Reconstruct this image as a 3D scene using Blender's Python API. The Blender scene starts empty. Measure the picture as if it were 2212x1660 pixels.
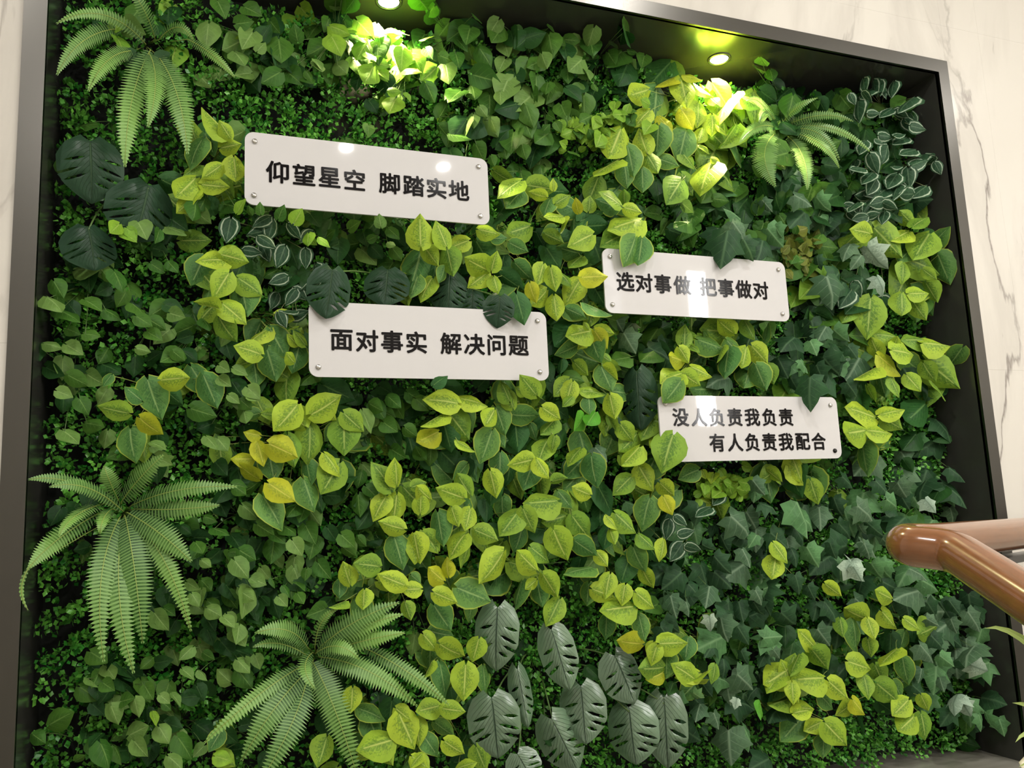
import bpy, bmesh, math, random
import numpy as np
from mathutils import Vector, Matrix
R_ = random.Random(7)
scene = bpy.context.scene
COL = scene.collection

# ================================================================ camera
CAM = Vector((0.0096, -1.9275, -0.0599)); FPX = 1806.64
_yaw, _pit, _rol = 0.369, 0.1535, -0.0445
_F = Vector((math.sin(_yaw)*math.cos(_pit), math.cos(_yaw)*math.cos(_pit), math.sin(_pit)))
_r0 = Vector((math.cos(_yaw), -math.sin(_yaw), 0)); _u0 = _r0.cross(_F)
_R = math.cos(_rol)*_r0 + math.sin(_rol)*_u0; _U = -math.sin(_rol)*_r0 + math.cos(_rol)*_u0
cd = bpy.data.cameras.new('camera'); cam = bpy.data.objects.new('camera', cd); COL.objects.link(cam)
cd.sensor_width = 36; cd.lens = 36*FPX/2212; cd.clip_start = .02
cam.matrix_world = Matrix(((_R.x, _U.x, -_F.x, CAM.x), (_R.y, _U.y, -_F.y, CAM.y), (_R.z, _U.z, -_F.z, CAM.z), (0, 0, 0, 1)))
scene.camera = cam

# ================================================================ world, exposure
scene.view_settings.view_transform = 'Standard'; scene.view_settings.look = 'None'
scene.view_settings.gamma = 1; scene.view_settings.use_curve_mapping = False
scene.view_settings.exposure = 0.0
w = bpy.data.worlds.new('world'); scene.world = w; w.use_nodes = True
w.node_tree.nodes['Background'].inputs[0].default_value = (1, .97, .92, 1)
w.node_tree.nodes['Background'].inputs[1].default_value = 0.3

# room lights: the recessed downlights of the ceiling (the leading ones follow from their reflections; the others are added as fill)
ZC = 2.2
DOWN = [(0.863, -2.895), (1.513, -3.017), (1.712, -1.115), (3.5, -2.1), (0.1, -2.2), (-0.8, -1.3), (3.0, -3.0), (-0.6, -3.1), (4.1, -1.6)]
DOWN_W = 16.0
SPOTS = [(0.499, 0.148), (1.568, 0.139)]       # lamps in the top of the planted niche
SPOT_W = 120.0

def area(name, loc, size, power, col, rot=(0, 0, 0), shape='DISK', sy=None):
    l = bpy.data.lights.new(name, 'AREA'); l.shape = shape; l.size = size
    if sy: l.size_y = sy
    l.energy = power; l.color = col
    o = bpy.data.objects.new(name, l); COL.objects.link(o); o.location = loc; o.rotation_euler = rot
    return o
for x, y in DOWN:
    area('downlight_light', (x, y, ZC-.012), .064, DOWN_W, (1, .972, .935))
area('window_light', (4.04, -3.99, 1.26), .17, 60, (1, .99, .97), (math.radians(90), 0, 0), 'RECTANGLE', 1.33)
for x, y in SPOTS:
    l = bpy.data.lights.new('niche_lamp_light', 'SPOT'); l.energy = SPOT_W; l.color = (1, .86, .46)
    l.spot_size = math.radians(105); l.spot_blend = .9; l.shadow_soft_size = .022
    o = bpy.data.objects.new('niche_lamp_light', l); COL.objects.link(o); o.location = (x, y, 1.338)

# ================================================================ helpers
def at(px, py, Y):
    """point of the niche at depth Y behind the frame front along the camera ray of an image pixel"""
    d = _F + _R*((px-1106)/FPX) - _U*((py-830)/FPX)
    P = CAM + d*((Y-CAM.y)/d.y)
    if P.x > 2.315 and Y > -.02:
        P = CAM + d*((2.315-CAM.x)/d.x)
    if P.z > 1.325 and P.y > -.02:
        P = CAM + d*((1.325-CAM.z)/d.z)
    return P
def dist(px, py, D):
    return CAM + (_F + _R*((px-1106)/FPX) - _U*((py-830)/FPX))*D
def pix(P):
    d = Vector(P)-CAM; z = d.dot(_F)
    return 1106+FPX*d.dot(_R)/z, 830-FPX*d.dot(_U)/z

def link(name, me, mat=None, parent=None, **props):
    o = bpy.data.objects.new(name, me); COL.objects.link(o)
    if mat is not None and me is not None and not me.materials: me.materials.append(mat)
    if parent is not None: o.parent = parent
    for k, v in props.items(): o[k] = v
    return o
def empty(name, loc, label, cat, group=None):
    o = bpy.data.objects.new(name, None); COL.objects.link(o); o.location = loc; o.empty_display_size = .02
    o['label'] = label; o['category'] = cat
    if group: o['group'] = group
    return o
def adopt(o, parent):
    """parent o while keeping the world placement it was given"""
    o.parent = parent; o.matrix_parent_inverse = Matrix.Translation(-Vector(parent.location))
def mesh(name, v, f, smooth=False, uv=None):
    me = bpy.data.meshes.new(name); me.from_pydata([tuple(p) for p in v], [], f)
    if uv is not None:
        L = me.uv_layers.new(name='UVMap')
        for l in me.loops: L.data[l.index].uv = uv[l.vertex_index]
    if smooth: me.polygons.foreach_set('use_smooth', [True]*len(me.polygons))
    me.update(); return me
def box_me(name, x0, x1, y0, y1, z0, z1, bev=0.0):
    bm = bmesh.new(); bmesh.ops.create_cube(bm, size=1)
    for v in bm.verts: v.co = Vector(((x0+x1)/2+v.co.x*(x1-x0), (y0+y1)/2+v.co.y*(y1-y0), (z0+z1)/2+v.co.z*(z1-z0)))
    if bev: bmesh.ops.bevel(bm, geom=bm.edges[:], offset=bev, segments=2, affect='EDGES', profile=.7)
    me = bpy.data.meshes.new(name); bm.to_mesh(me); bm.free(); return me
def tube(v, f, pts, r0, r1=None, n=4):
    r1 = r0 if r1 is None else r1
    s = len(v); m = len(pts)
    for i, p in enumerate(pts):
        t = (pts[min(i+1, m-1)]-pts[max(i-1, 0)])
        t = t.normalized() if t.length > 1e-9 else Vector((0, 0, 1))
        a = t.cross(Vector((.3, .2, 1))).normalized(); b = t.cross(a)
        r = r0+(r1-r0)*i/(m-1)
        for k in range(n):
            th = 2*math.pi*k/n; v.append(p+a*(r*math.cos(th))+b*(r*math.sin(th)))
    for i in range(m-1):
        for k in range(n):
            f.append((s+i*n+k, s+i*n+(k+1) % n, s+(i+1)*n+(k+1) % n, s+(i+1)*n+k))
    f.append(tuple(s+k for k in range(n))[::-1]); f.append(tuple(s+(m-1)*n+k for k in range(n)))
def bez(a, b, c, n):
    return [(1-t)**2*a+2*t*(1-t)*b+t*t*c for t in [i/(n-1) for i in range(n)]]

# ================================================================ materials
def lin(c):
    return tuple((x/12.92 if x <= .04045 else ((x+.055)/1.055)**2.4) for x in [k/255 for k in c])+(1,)
class N:
    def __init__(s, name):
        s.m = bpy.data.materials.new(name); s.m.use_nodes = True; s.t = s.m.node_tree; s.t.nodes.clear()
        s.out = s.n('ShaderNodeOutputMaterial')
    def n(s, k, **kw):
        x = s.t.nodes.new(k)
        for a, b in kw.items():
            setattr(x, a, b)
        return x
    def l(s, a, b): s.t.links.new(a, b)
    def math(s, op, a, b=None, c=None, clamp=False):
        x = s.n('ShaderNodeMath', operation=op, use_clamp=clamp)
        for i, q in enumerate((a, b, c)):
            if q is None: continue
            if isinstance(q, (int, float)): x.inputs[i].default_value = q
            else: s.l(q, x.inputs[i])
        return x.outputs[0]
    def mix(s, fac, a, b):
        x = s.n('ShaderNodeMix', data_type='RGBA')
        for i, q in ((0, fac), (6, a), (7, b)):
            if isinstance(q, (int, float, tuple)): x.inputs[i].default_value = q
            else: s.l(q, x.inputs[i])
        return x.outputs[2]
    def bsdf(s, **kw):
        b = s.n('ShaderNodeBsdfPrincipled'); s.l(b.outputs[0], s.out.inputs[0])
        for k, q in kw.items():
            k = k.replace('_', ' ')
            if isinstance(q, (int, float, tuple)): b.inputs[k].default_value = q
            else: s.l(q, b.inputs[k])
        return b
def plain(name, col, rough=.5, metal=0.0, **kw):
    s = N(name); s.bsdf(Base_Color=lin(col), Roughness=rough, Metallic=metal, **kw); return s.m

def leaf_mat(name, a, b, vein, mott=None, mamt=.0, rough=.42, edge=None, veinw=.045, side=7, bump=.25, trans=.18, mscale=30, spec=.15):
    """a..b: leaf to leaf range of the blade colour; vein and mottling colour; edge: rim colour"""
    s = N(name); tc = s.n('ShaderNodeTexCoord'); uv = s.n('ShaderNodeSeparateXYZ'); s.l(tc.outputs['UV'], uv.inputs[0])
    oi = s.n('ShaderNodeObjectInfo')
    ax = s.math('ABSOLUTE', s.math('SUBTRACT', uv.outputs[0], .5)); v = uv.outputs[1]      # 0 .. .5
    col = s.mix(oi.outputs['Random'], lin(a), lin(b))
    mp = s.n('ShaderNodeVectorMath', operation='ADD'); s.l(tc.outputs['UV'], mp.inputs[0])
    cmb = s.n('ShaderNodeCombineXYZ'); s.l(s.math('MULTIPLY', oi.outputs['Random'], 37.0), cmb.inputs[0]); s.l(s.math('MULTIPLY', oi.outputs['Random'], 11.0), cmb.inputs[1])
    s.l(cmb.outputs[0], mp.inputs[1])
    if mott is not None:
        nz = s.n('ShaderNodeTexNoise'); s.l(mp.outputs[0], nz.inputs['Vector']); nz.inputs['Scale'].default_value = mscale*.55; nz.inputs['Detail'].default_value = 3
        # speckles, denser along the middle of the blade
        cen = s.math('MULTIPLY_ADD', ax, -1.1, .62)
        f = s.math('MULTIPLY', s.math('MULTIPLY_ADD', s.math('ADD', nz.outputs[0], cen), 5.0, -4.1, clamp=True), mamt)
        col = s.mix(f, col, lin(mott))
    big = s.n('ShaderNodeTexNoise'); s.l(mp.outputs[0], big.inputs['Vector']); big.inputs['Scale'].default_value = 2.2
    hsv = s.n('ShaderNodeHueSaturation'); s.l(col, hsv.inputs['Color']); s.l(s.math('MULTIPLY_ADD', big.outputs[0], .7, .65), hsv.inputs['Value'])
    col = hsv.outputs[0]
    mid = s.math('SUBTRACT', 1.0, s.math('MULTIPLY', ax, 1/veinw), clamp=True)
    sv = s.math('ABSOLUTE', s.math('SINE', s.math('MULTIPLY', s.math('SUBTRACT', v, s.math('MULTIPLY', ax, .75)), side*math.pi)))
    sv = s.math('MULTIPLY', s.math('SUBTRACT', 1.0, s.math('MULTIPLY', sv, 5.0), clamp=True), s.math('MULTIPLY_ADD', ax, -1.3, .62, clamp=True))
    col = s.mix(s.math('MAXIMUM', s.math('MULTIPLY', mid, .8), sv), col, lin(vein))
    if edge is not None:
        e0, e1, ecol = edge
        # a line drawn a little inside the rim (rim = .5)
        e = s.math('MULTIPLY', s.math('SUBTRACT', 1.0, s.math('MULTIPLY', s.math('ABSOLUTE', s.math('SUBTRACT', ax, e0)), 1/e1), clamp=True), 1.6, clamp=True)
        col = s.mix(e, col, lin(ecol))
    geo = s.n('ShaderNodeNewGeometry')
    bk = s.n('ShaderNodeHueSaturation'); s.l(col, bk.inputs['Color']); bk.inputs['Saturation'].default_value = .72; bk.inputs['Value'].default_value = 1.12
    col = s.mix(geo.outputs['Backfacing'], col, bk.outputs[0])
    bp = s.n('ShaderNodeBump'); bp.inputs['Strength'].default_value = bump; bp.inputs['Distance'].default_value = .004
    s.l(s.math('ADD', s.math('MULTIPLY', s.math('MAXIMUM', mid, sv), -1.0), s.math('MULTIPLY', big.outputs[0], .9)), bp.inputs['Height'])
    b = s.n('ShaderNodeBsdfPrincipled'); s.l(col, b.inputs['Base Color']); b.inputs['Roughness'].default_value = rough
    b.inputs['Specular IOR Level'].default_value = spec; s.l(bp.outputs[0], b.inputs['Normal'])
    tr = s.n('ShaderNodeBsdfTranslucent'); s.l(col, tr.inputs[0])
    mx = s.n('ShaderNodeMixShader'); mx.inputs[0].default_value = trans; s.l(b.outputs[0], mx.inputs[1]); s.l(tr.outputs[0], mx.inputs[2])
    s.l(mx.outputs[0], s.out.inputs[0])
    return s.m
# ---------------------------------------------------------------- foliage in image coordinates
# every leaf that can be told apart: where its stalk joins and where its tip points,
# image pixels read by eye per crop tile (origin x, origin y, scale); the helper
# at() turns each reading into a point in the niche.  shade: y yellow lime, o golden,
# l lime, m mottled green, d dark green, b bright green; a trailing n = seen edge on,
# F = hangs out in front of the sign plates
TILES = {
 'A': (0, 0, 2.9105), 'B': (600, 0, 2.9105), 'C': (1200, 0, 2.9105), 'D': (1640, 0, 3.86),
 'E': (0, 450, 2.9105), 'F': (600, 450, 2.9105), 'G': (1200, 480, 2.9105), 'H': (1640, 430, 3.86),
 'I': (0, 950, 3.95), 'J': (0, 1240, 3.95), 'K': (420, 1240, 3.95), 'L': (480, 850, 3.95),
 'M': (900, 1240, 3.95), 'N': (900, 900, 3.95), 'O': (1350, 1000, 3.95), 'P': (1652, 1000, 2.514),
 'Q': (1950, 1290, 4.485), 'R': (1400, 1360, 5.53), 'S': (1000, 380, 5.53), 'T': (1160, 650, 5.53),
 'U': (900, 780, 5.53), 'V': (1260, 100, 5.027), 'W': (640, 1120, 5.53), 'X': (0, 0, 1.0)}
LIME = {
'S': '''690 60 395 195 l;700 190 515 360 m;990 255 785 200 y;780 110 1120 170 l;1080 170 1105 30 y;1040 280 970 450 m;
1190 485 975 465 y;1200 510 1150 680 yn;1110 330 1290 210 l;1380 440 1330 260 o;1500 420 1540 225 l;1400 540 1690 420 d;
1330 510 1310 780 mn;1480 600 1770 590 d;1880 350 1675 140 l;1930 330 1920 160 l;1930 380 2150 420 y;2130 520 1775 590 y;
1980 690 1650 760 l;2060 740 1950 1080 mF;2140 750 2100 1065 mF;1860 380 1610 280 m;800 600 535 690 l;190 640 450 690 y;
350 750 540 740 m;560 800 770 920 m;1110 620 950 700 m;980 690 1210 800 l;1080 770 960 1030 d;1000 860 1160 1110 d;
1550 700 1300 800 y;1410 930 1160 870 m;1560 770 1660 1110 d;1420 960 1270 1060 l;1420 1210 1740 1190 oF;1560 1310 1690 1560 d;
160 780 330 1060 d;340 1130 400 890 y;300 1130 30 990 y;290 1160 70 1320 y;370 1210 430 1410 y;440 1170 720 1370 d;
620 1040 830 1260 m;960 1060 900 1275 y;1050 1100 1100 1375 y;1150 1150 1320 1290 l;1400 1250 1210 1520 y;800 1290 850 1510 o;
1000 1370 860 1560 y;1090 1440 1130 1730 y;640 1420 740 1770 dF;1210 1560 1490 1700 m;1450 1520 1790 1650 mnF''',
'T': '''650 360 390 400 y;640 370 530 570 y;700 330 930 390 y;690 360 840 580 o;620 340 560 260 y;640 50 650 300 l;350 90 580 190 m;
480 270 230 550 d;490 530 250 660 m;640 390 720 740 m;870 720 760 640 l;780 760 1010 865 l;790 800 960 950 yn;770 790 900 1080 m;
900 1080 1170 1110 m;450 740 600 900 l;300 700 280 870 d;380 940 210 1140 l;420 980 330 1240 y;530 1080 830 1080 l;420 1150 300 1260 l;
620 1160 640 1360 m;700 1330 600 1480 b;560 1370 490 1540 bn;870 1130 930 1390 y;850 1390 950 1580 ln;1000 1480 1150 1700 l;
1400 1370 1240 1650 l;1730 870 1490 910 y;1750 720 1590 660 o;1700 560 1830 740 y;1760 530 1780 270 l;1740 870 1960 1020 y;
1850 790 2100 900 y;1830 540 1950 600 l;1720 960 1550 1220 mF;1530 1330 1600 1330 m''',
'G': '''1130 690 940 680 l;1120 700 1020 620 y;1190 620 1260 740 ln;1310 750 1330 630 mn;1235 780 1345 890 y;900 740 1080 800 m;
1090 790 1050 960 m;1055 780 1000 870 ln;1080 745 1190 860 m;1200 790 1180 920 y;1230 890 1190 1040 m;1260 900 1330 1060 m;
1330 900 1370 1020 l;740 1340 660 1550 lF;2010 1230 1840 1150 y;1950 1310 1830 1330 y;1960 1310 2130 1320 y;1930 1390 1945 1600 m;
2040 1210 2200 1170 y;2060 1230 2190 1310 l;900 1560 780 1600 m;700 1340 600 1420 y;1330 1560 1420 1640 y;1490 1480 1560 1640 y;
1380 1560 1300 1640 l''',
'U': '''490 510 110 410 y;480 520 250 430 y;200 290 355 155 dF;530 450 860 490 y;100 460 290 560 m;330 620 50 770 y;340 690 190 790 yn;
520 500 700 830 m;930 590 830 780 y;400 640 640 940 l;260 850 10 970 o;330 760 420 1090 d;480 960 710 1070 y;300 1090 560 1340 d;
900 840 770 1230 m;930 830 1060 1040 m;1110 480 1020 230 l;1150 560 1080 300 l;950 560 1080 880 m;1140 640 1490 690 m;1310 390 1180 320 l;
1430 410 1255 170 lF;1440 400 1620 520 mn;1510 560 1725 715 y;1650 700 1480 880 l;1180 740 1220 1070 d;1360 760 1440 950 m;
1390 1180 1130 1240 y;1560 960 1430 1170 l;1440 1180 1590 1400 y;1390 1230 1270 1530 m;880 1320 960 1640 y;640 1600 480 1350 l;
560 1640 270 1520 y;160 1650 0 1500 y;2070 1600 1870 1510 y;2090 1140 2110 1500 m;1960 1050 1770 1210 l;2000 1170 1760 1390 m;
1620 1440 1810 1400 l;640 1100 740 1400 d;100 1100 320 1300 d;600 1240 460 1420 m;1000 1100 1000 1400 m;1650 900 1600 1080 l''',
'F': '''900 240 890 30 yF;1060 240 1000 70 yF;1200 205 1070 240 y;920 240 1010 360 y;1065 250 1100 410 l;900 270 840 500 m;970 440 880 570 y;
1050 370 1030 470 m;1110 330 1150 270 l;880 430 830 560 m;1000 330 980 440 d''',
'N': '''180 820 220 1100 m;460 790 420 970 y;300 780 350 940 y;500 970 700 1050 l;410 1010 250 1190 y;60 1000 200 1160 l;
20 1010 10 1250 y;450 1060 400 1300 ln;870 810 720 1000 l;910 790 1000 1010 l;900 960 850 1170 m;740 1160 585 1440 y;
1020 1310 860 1150 y;1080 1350 1200 1550 y;1030 1420 1070 1620 m;1020 1400 930 1480 y;1470 1430 1450 1620 m;1500 1290 1255 1320 m;
1170 970 1270 1240 y;1270 850 1070 910 l;1200 720 910 740 l;1210 640 1330 780 m;1330 850 1480 1060 l;1350 1060 1540 1200 m;
1570 750 1560 940 d;1640 940 1590 1130 d;1540 1160 1640 1270 y;1650 970 1690 1080 y;1620 850 1730 950 y;1700 830 1880 990 l;
1990 700 1900 960 m;1830 520 1680 650 l;1900 430 2030 640 y;2080 570 2200 690 y;2110 690 2180 840 o;1900 1010 2040 1130 l;
1850 1120 1920 1340 m;1930 1310 2000 1480 y;1650 1350 1600 1540 y;1700 1600 1800 1450 yn;1880 1510 2040 1640 y;1820 1210 1730 1420 d;
2110 1060 2100 1240 yn;980 1120 1150 1250 l;1700 120 1600 330 m;1880 150 1760 300 l;1400 480 1250 640 m;650 560 620 760 d;
1900 260 1750 420 y;1740 330 1900 400 l;2050 330 1930 560 m''',
'M': '''150 160 350 250 y;350 120 640 240 m;470 230 460 415 m;150 270 290 490 m;60 520 190 660 y;200 600 400 740 y;130 750 60 890 y;
200 770 260 1060 m;420 780 400 1090 y;570 800 600 1040 mn;530 560 480 760 y;190 1130 0 1170 y;220 1150 420 1180 y;60 1280 230 1180 m;
160 1270 320 1400 m;0 1240 20 1480 y;60 1380 180 1560 m;240 1430 410 1560 y;350 1659 510 1600 y;510 1480 600 1700 l;0 1560 110 1690 y;
900 60 810 300 m;1220 220 1120 440 l;1350 110 1340 400 m;1620 370 1610 565 m;1900 360 1950 580 m;1920 600 1720 580 o;2070 600 2270 600 y;
2110 800 1930 830 l;2020 590 1980 720 yn;2080 690 2200 850 m;1850 280 1590 300 y;1780 100 1740 260 y;1500 130 1700 200 y''',
'K': '''1330 90 1310 -60 y;1450 140 1440 290 y;1570 60 1800 90 y;1930 130 1760 130 y;1290 230 1150 280 l;1240 60 1240 210 m;
1800 250 1850 400 l;1350 980 1340 1190 y;1480 1220 1600 1440 m;1400 1150 1640 1230 m;1690 1420 1400 1500 y;1560 1450 1700 1640 y;
1720 1150 1850 1260 y;1750 1200 1890 1500 y;1740 1350 1700 1500 l;1860 1560 2000 1659 y;1130 1400 1060 1659 l;230 1340 120 1520 m;
190 1530 350 1640 l;1940 1540 1830 1640 y;1530 1500 1390 1620 y;1260 1000 1200 1130 l''',
'L': '''640 100 470 320 y;700 280 510 90 y;760 180 1040 40 y;870 150 960 240 y;480 190 340 150 l;320 170 175 210 m;320 360 180 330 o;
400 430 640 530 o;400 500 450 760 m;750 280 760 610 l;260 560 70 560 o;310 730 110 620 on;400 770 625 915 o;880 520 1030 690 y;
720 580 750 780 m;1000 600 850 860 l;700 740 800 1010 m;1040 230 1040 530 l;1040 170 1200 330 l;980 260 880 410 m;350 880 530 1150 m;
1490 780 1490 560 y;1440 820 1310 570 l;1400 880 1270 1070 y;1490 870 1470 1120 y;1690 1020 1700 840 y;1620 800 1750 760 l;
1550 1160 1330 1100 y;1640 1210 1680 1450 y;1720 1180 1850 1360 l;1470 1230 1560 1500 m;1090 1630 1030 1440 y;1340 1480 1150 1440 l;
1560 1640 1330 1540 y;1890 1600 1760 1490 o;1930 1560 1900 1400 o;560 360 640 620 l;300 420 360 620 o''',
'E': '''1440 330 1240 300 y;1390 290 1565 330 y;1280 310 1200 480 m;1440 410 1340 555 y;1360 430 1260 620 m;1510 450 1560 680 m;
1500 440 1655 530 l;1370 630 1215 600 yn;1400 600 1540 715 y;1380 690 1460 850 l;1730 670 1850 700 y;1690 750 1550 850 y;
1640 920 1490 850 y;1700 760 1800 940 m;1680 890 1740 1090 m;1880 870 1840 1040 m;1850 970 1800 910 y;1920 860 1850 760 l;
1870 860 1810 790 y;810 1290 615 1250 l;930 1080 1000 1320 m;890 1210 790 1120 m;1010 1080 1190 1060 y;1050 1110 1110 1020 y;
1280 1050 1370 1255 m;880 1320 1000 1440 o;820 1390 820 1590 m;1590 960 1480 1000 l;700 1050 640 1120 m;1600 980 1620 1120 m''',
'A': '''1440 850 1270 670 y;1450 870 1380 760 y;1290 840 1350 980 m;1390 930 1520 900 y;1270 880 1160 1040 m;1470 990 1490 1140 y;
1390 1040 1280 1120 y;1230 1120 1110 1240 y;1270 1160 1445 1180 y;1200 1260 1110 1340 y;1250 1200 1160 1290 y;1260 1040 1150 1090 l''',
'V': '''710 470 500 540 y;1000 330 790 390 o;1090 320 1300 350 o;1060 350 1140 650 y;800 450 780 810 m;720 700 560 830 y;830 770 980 930 o;
1080 500 960 680 l;1250 620 1260 850 y;1070 690 1210 880 o;1400 750 1420 960 y;1200 400 1420 540 y;1300 360 1650 400 y;1440 500 1540 800 y;
1630 380 1830 540 l;1730 560 1940 640 l;1850 500 1900 840 ln;410 900 290 1210 y;230 930 150 1150 l;370 1240 100 1370 y;690 1150 590 880 y;
480 1080 560 1380 m;820 860 800 1180 m;690 1170 820 1370 l;820 1220 1050 1300 m;1120 910 1040 1215 m;450 1290 500 1530 m;640 1330 660 1560 m;
1070 1390 1200 1620 l;1060 1460 930 1659 l;1400 1280 1215 1540 y;1460 1330 1680 1540 l;1250 1060 1380 1140 y;1400 1220 1520 1280 y;
1420 970 1580 1130 l;1620 990 1750 1300 mn;1070 1150 1220 1320 l;1300 900 1250 1050 y;1450 860 1580 960 y;1380 560 1480 640 y''',
'H': '''1280 230 1420 120 l;1250 270 1110 330 y;1270 200 1170 100 l;930 290 800 240 y;960 240 1210 490 l;840 280 700 380 l;1440 390 1560 220 m;
1420 290 1290 480 l;1200 540 1210 700 l;1260 510 1545 605 l;1370 590 1480 680 l;1390 700 1490 865 l;1250 790 1425 780 y;1190 790 1200 970 l;
1280 850 1390 1010 l;930 830 900 1140 l;1370 1200 1600 1215 y;1370 1180 1215 1160 l;1130 1150 980 1115 l;1000 1310 925 1150 y;
1110 1260 1330 1290 y;1120 1260 1150 1145 y;1000 1310 1200 1470 o;980 1400 790 1495 y;1390 1350 1690 1580 l;1370 1370 1450 1530 l;
1430 1520 1590 1659 ln;1200 1320 1340 1450 m;1230 1470 1350 1600 y;1000 1450 1060 1659 m;1100 1500 1180 1650 l;900 1560 960 1700 l;
780 900 700 1010 l;1260 420 1180 500 m''',
'P': '''270 1000 190 905 y;260 1020 350 1130 l;455 1080 595 1130 y;350 1190 465 1290 y;480 1290 550 1370 o;640 810 725 905 y;560 850 600 960 y;
760 850 850 910 y;930 890 840 940 l;760 920 740 1030 m;720 1010 615 1090 y;750 1060 770 1210 m;610 1200 740 1310 l;700 1190 760 1290 m;
780 1290 700 1370 y;850 1265 890 1355 y;850 1365 890 1510 l;810 1380 730 1460 y;140 1200 190 1310 y;160 1330 270 1335 y;210 1380 90 1510 m;
130 1120 0 1210 y;190 1040 130 1140 l;310 1410 215 1450 y;330 1415 455 1550 y;320 1490 320 1610 m;320 1170 170 1170 y;470 1310 400 1375 y;
550 850 430 800 y;330 660 420 730 y;690 740 620 700 y;50 440 130 545 y;60 510 45 635 y;250 100 290 230 l;130 20 230 120 y;30 40 100 110 l;
500 1370 520 1480 dn;560 960 580 1060 l;410 850 430 950 l;480 860 520 1030 m;600 1100 650 1210 l;540 1160 570 1280 l;300 1260 390 1350 m''',
'R': '''140 170 480 150 y;110 190 20 420 yn;230 270 210 580 m;480 100 450 370 m;180 520 0 600 o;560 600 330 400 y;600 520 330 560 y;
560 600 740 450 yn;580 640 730 640 yn;800 430 780 650 ln;1600 530 1390 690 y;1680 560 1600 370 y;1690 540 1740 280 l;1720 640 1740 890 y;
1740 1000 1990 940 y;1600 600 1480 860 m;1680 830 1460 900 l;1340 870 1390 1080 bn;300 640 250 780 d'''}
IVY = {   # w grey-veined, W frosted, v dark, g bright green
'O': '''900 460 1110 650 w;1090 150 1190 280 w;1150 350 1320 400 v;620 350 610 540 v;1980 370 2140 500 w;2040 690 2100 830 w;1960 820 1890 890 W;
1950 890 2020 1010 W;1780 300 1840 460 v;2000 540 2050 630 w;390 1140 430 1320 w;720 1060 690 1230 w;720 1310 740 1450 W;820 1330 860 1530 w;
1110 1090 1180 1220 w;1460 340 1600 640 gn;1180 1080 1340 1030 g;1180 1500 1370 1480 g;1550 720 1650 900 g;1960 1160 2110 1300 w;
1000 740 1080 890 w;480 940 330 1080 v;540 1040 650 1160 v;760 800 900 960 v;880 1200 900 1380 v;1100 1190 1180 1330 v;1750 690 1800 830 v;
820 620 880 770 v;520 1190 560 1320 w;2100 860 2190 1000 g;1700 1190 1830 1360 v;1450 960 1500 1130 v;1330 1280 1480 1420 v;960 1400 1060 1560 v;
1240 600 1400 740 v;660 700 780 760 v;1420 740 1480 880 v;1560 1050 1620 1180 v;1640 1420 1760 1580 w;1350 440 1440 560 v;1850 120 1960 220 v;
1200 830 1330 960 v;300 1400 420 1560 v;1120 620 1060 720 g''',
'P': '''830 700 710 730 w;850 640 960 700 g;790 580 890 630 w;880 850 950 890 w;1010 850 1040 930 w;1100 810 1180 925 w;1140 1000 1070 1080 w;
1120 1100 1235 1145 W;840 990 930 1090 w;850 1120 840 1200 w;1050 1260 1010 1340 W;1070 1300 1130 1390 W;1180 1280 1300 1300 v;
1160 1370 1190 1465 gn;1200 1360 1240 1465 gn;950 1170 970 1240 w;1000 1110 1080 1200 v;950 1050 1030 1110 g;880 760 940 850 v;
1000 750 1060 830 v;520 430 620 510 w;640 410 720 500 w;500 250 590 310 w;660 200 740 260 g;870 200 935 270 W;960 110 1120 230 v;
720 110 780 210 w;620 540 680 640 g;450 530 560 640 W;880 100 820 200 v;1000 30 1100 100 v;760 300 680 370 v;560 330 640 400 v;
1010 950 1080 1010 v;900 940 980 1020 v;640 650 740 700 v;400 330 480 420 v;600 100 680 180 v;1130 900 1180 980 v;1020 1340 960 1420 v;
800 1210 880 1280 v''',
'G': '''1080 60 1040 280 vF;1110 0 1200 120 w;1330 40 1430 160 g;1180 110 1250 240 vF;1300 120 1280 230 v;1600 980 1590 1185 vF;1600 750 1640 830 g;
1760 680 1850 750 w;1700 660 1650 740 w;1540 870 1580 950 g;1680 850 1780 970 v;1480 980 1540 1090 v;1700 960 1620 1080 v;1500 730 1420 790 v;
1740 800 1850 860 v;1400 860 1460 980 v;1640 900 1690 1020 v;430 700 500 830 w;640 740 700 840 v;480 640 400 720 v;1830 1010 1900 1100 v;
380 1290 500 1380 v;250 1420 330 1500 w''',
'C': '''1160 1380 1070 1300 g;1080 1450 1200 1580 w;1500 1230 1620 1290 w;1640 1240 1720 1340 g;1300 1260 1360 1330 w;1450 1100 1400 1200 v;
1560 1340 1480 1420 v;1720 1400 1800 1480 v;1020 1440 1000 1560 v;1380 1420 1420 1500 g''',
'H': '''760 380 690 500 w;900 400 1050 600 W;850 470 780 570 w;980 650 1060 800 W;480 480 500 590 v;620 1090 740 1200 g;520 1120 500 1230 w;
440 1190 480 1290 g;660 620 580 720 v;560 650 640 900 w;350 1360 420 1450 g;600 1320 660 1480 v;740 1230 820 1330 v;560 200 620 320 v;
700 700 640 800 v;860 660 800 780 v;540 880 620 980 v''',
'R': '''940 650 980 900 w;1060 830 1040 950 W;780 1000 860 1200 w;950 940 980 1180 v;960 1210 980 1640 w;1130 1160 1280 1460 g;560 840 720 1020 v;
620 900 560 1090 w;1060 540 1280 740 w;1110 260 1180 430 v;1620 890 1420 1080 v;1330 140 1630 110 g;900 360 920 560 v;1400 300 1320 440 v;
600 1060 580 1280 v;1500 250 1580 360 w;780 180 700 300 v;1300 700 1180 820 v;640 1180 720 1280 v;1250 1000 1180 1120 v;520 1060 600 1230 v;
540 760 680 860 b;1000 1060 900 940 v'''}
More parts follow.
